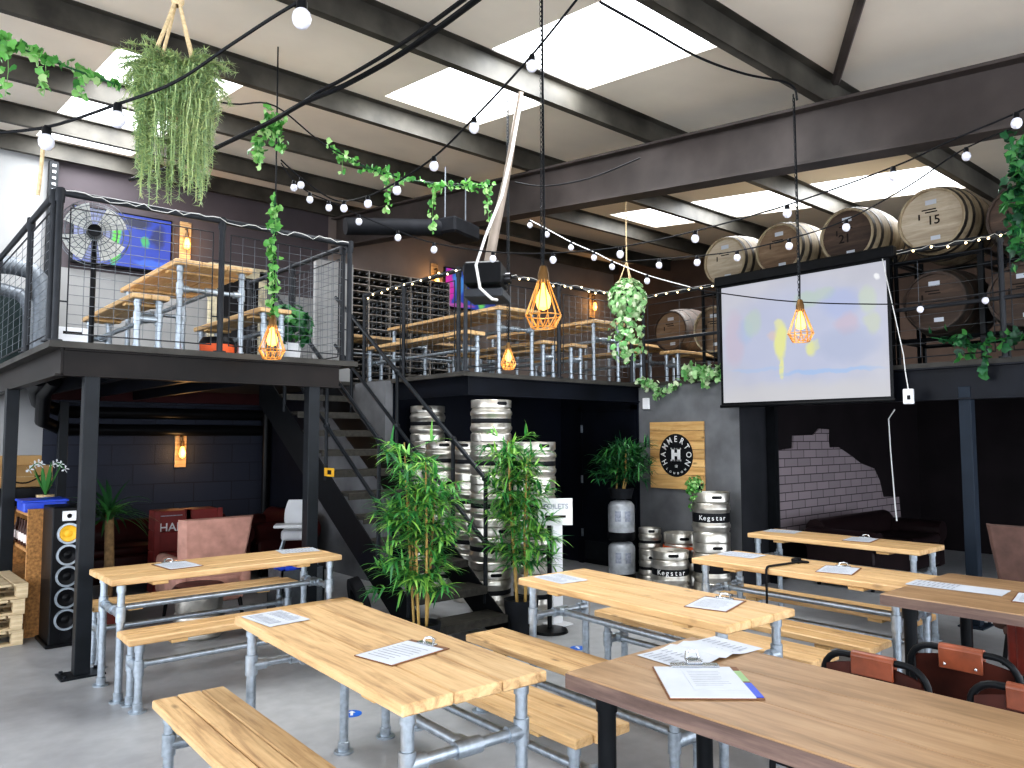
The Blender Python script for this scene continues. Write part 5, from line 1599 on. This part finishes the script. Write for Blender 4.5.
# ------------------------------------------------------------------ leather tube chairs
def tube_chair(loc, rz, label, wrap=True):
    """faces local +X, backrest at x=-.22"""
    o = thing('leather_chair', loc, label, 'chair', rz, 'leather sling chairs with black tube frames')
    mb = MB(); w = .21
    arch = []
    for i in range(9):
        a = PI * i / 8
        arch.append((-.22, -(w - .07) * 1.0 * (1 if a < Q else -1) if False else 0, 0))
    pts = [(-.16, -w, .42), (-.2, -w, .62)]
    for i in range(7):
        a = Q * i / 6
        pts.append((-.22, -w + .09 * (1 - math.cos(a)), .66 + .09 * math.sin(a)))
    for i in range(7):
        a = Q * (1 - i / 6)
        pts.append((-.22, w - .09 * (1 - math.cos(a)), .66 + .09 * math.sin(a)))
    pts += [(-.2, w, .62), (-.16, w, .42)]
    mb.tube(pts, .014, 10); mb.build('back_frame', M['blk'], o)
    mb = MB(); rings = []
    for z, x in ((.46, -.17), (.54, -.19), (.62, -.205), (.7, -.214)):
        rings.append([Vector((x - .02 * math.cos(PI * (j / 8 - .5)) + (.0), -w + .02 + (2 * w - .04) * j / 8, z + .03 * math.sin(PI * j / 8))) for j in range(9)])
    vs = [v for r_ in rings for v in r_]
    fs = [(i * 9 + j, i * 9 + j + 1, (i + 1) * 9 + j + 1, (i + 1) * 9 + j) for i in range(3) for j in range(8)]
    mb.add(vs, fs, 0, True); mb.add([v + Vector((.012, 0, 0)) for v in vs], [f[::-1] for f in fs], 0, True)
    mb.build('backrest', M['tan_dk'], o)
    mb = MB(); mb.tube([(-.22, -.085, .75), (-.22, .085, .75)], .022, 10); mb.cb(-.243, -.232, -.085, .085, .67, .755, .003); mb.cb(-.208, -.197, -.085, .085, .68, .755, .003)
    wr = mb.build('leather_wrap', M['tan'], o)
    mb = MB()
    for y in (-.06, .06): mb.ball((-.244, y, .69), .007, 8)
    mb.build('stud', M['chrome'], wr)
    MB().cb(-.19, .24, -w + .01, w - .01, .42, .45, .012, seg=2, smooth=True).build('seat', M['tan'], o)
    mb = MB(); mb.tube([(-.18, -w, .42), (.22, -w, .42), (.235, -w + .04, .42), (.235, w - .04, .42), (.22, w, .42), (-.18, w, .42)], .013, 8, closed=True); mb.build('seat_frame', M['blk'], o)
    for sx, sy in ((-1, -1), (-1, 1), (1, -1), (1, 1)):
        MB().tube([(.2 * sx, w * sy, .42), (.24 * sx, (w + .01) * sy, 0)], .013, 8).build('leg', M['blk'], o)
    return o


ch = tube_chair((2.98, 1.46, 0), PI, 'leather sling chair tucked behind the nearest dark table, left of two')
dup(ch, (2.99, .9, 0), PI, 'leather sling chair tucked behind the nearest dark table, at the picture edge')
dup(ch, (3.82, 1.27, 0), 0, 'leather sling chair turned to the far dark table, seat facing away')
o = thing('leather_armchair', (6.1, 1.35, 0), 'red leather armchair under the far edge of the right dark table', 'armchair', -Q)
MB().cb(-.33, .33, -.3, .3, .12, .42, .05, seg=3, smooth=True).build('seat', M['redchair'], o)
MB().cb(-.36, .36, -.38, -.24, .12, .66, .05, seg=3, smooth=True).build('backrest', M['redchair'], o)
for s in (-1, 1):
    MB().cb(s * .36 - .06, s * .36 + .06, -.34, .3, .12, .56, .05, seg=3, smooth=True).build('armrest', M['redchair'], o)
    for y in (-.28, .26): MB().tube([(s * .32, y, .13), (s * .32, y, 0)], [.025, .018], 8).build('foot', M['blk'], o)

# ------------------------------------------------------------------ upstairs oddments
o = thing('framed_mirror', (4.15, BY - .08, DECK), 'tall distressed cream framed mirror against the back wall upstairs', 'mirror')
mb = MB()
for a in ((-.42, -.3, 0, 1.75), (.3, .42, 0, 1.75), (-.42, .42, 1.62, 1.78), (-.42, .42, 0, .14)): mb.cb(a[0], a[1], -.05, 0, a[2], a[3], .006)
mb.build('frame', M['frame_old'], o); MB().bx(-.31, .31, -.03, -.01, .1, 1.65).build('glass', M['mirror'], o)
mb = MB()
mb.bx(4.2, 4.72, 8.5, 8.54, DECK, 3.82); mb.bx(4.2, 4.23, 8.48, 8.5, DECK, 3.82); mb.bx(4.45, 4.47, 8.49, 8.5, DECK, 3.82)
struct('wall_partition', mb, M['wall_grey'], 'light grey partition panel at the head of the stair', 'partition')
o = thing('small_drum', (2.35, 6.55, DECK), 'small orange and black tub beside the mezzanine table leg', 'tub')
MB().lathe([(.001, 0), (.13, 0), (.14, .03), (.14, .12)], 18).build('tub_body', M['orange'], o)
MB().lathe([(.142, .11), (.145, .13), (.12, .17), (.001, .17)], 18).build('lid', M['black_pl'], o)
o = thing('white_carton', (1.2, 6.3, DECK), 'white carton at the corner of the left mezzanine deck', 'box')
MB().cb(-.1, .1, -.07, .07, 0, .12, .004).build('carton', M['white_pl'], o); MB().bx(-.06, .06, -.0715, -.07, .07, .09).build('stripe', M['stamp'], o)
o = thing('junction_box', (WX - .03, 6.12, 2.0), 'small white junction box on the plaster wall under the ivy', 'switch')
MB().cb(-.0, .03, -.05, .05, 0, .14, .006).build('casing', M['white_pl'], o)

# ------------------------------------------------------------------ light
W = bpy.data.worlds.new('daylight'); SC.world = W; W.use_nodes = True
bg = W.node_tree.nodes['Background']
bg.inputs[0].default_value = (.86, .92, 1, 1); bg.inputs[1].default_value = 4.2


def area(name, loc, sx, sy, energy, rot, color=(1, 1, 1)):
    L = bpy.data.lights.new(name, 'AREA'); L.shape = 'RECTANGLE'; L.size = sx; L.size_y = sy; L.energy = energy; L.color = color
    o = bpy.data.objects.new(name, L); COL.objects.link(o); o.location = loc; o.rotation_euler = rot
    return o


for a, b, c, e in sk_x:
    area('rooflight_daylight', ((a + b) / 2, (c + e) / 2, CZ((c + e) / 2) + .02), b - a - .1, e - c - .1, 38 * (e - c), (R(-6.2) * -1, 0, 0), (.95, .98, 1))
SC.cycles.use_denoising = True
SC.cycles.max_bounces = 6
SC.view_settings.view_transform = 'Standard'
SC.view_settings.look = 'Medium High Contrast'
SC.view_settings.exposure = 0.2
SC.render.film_transparent = False
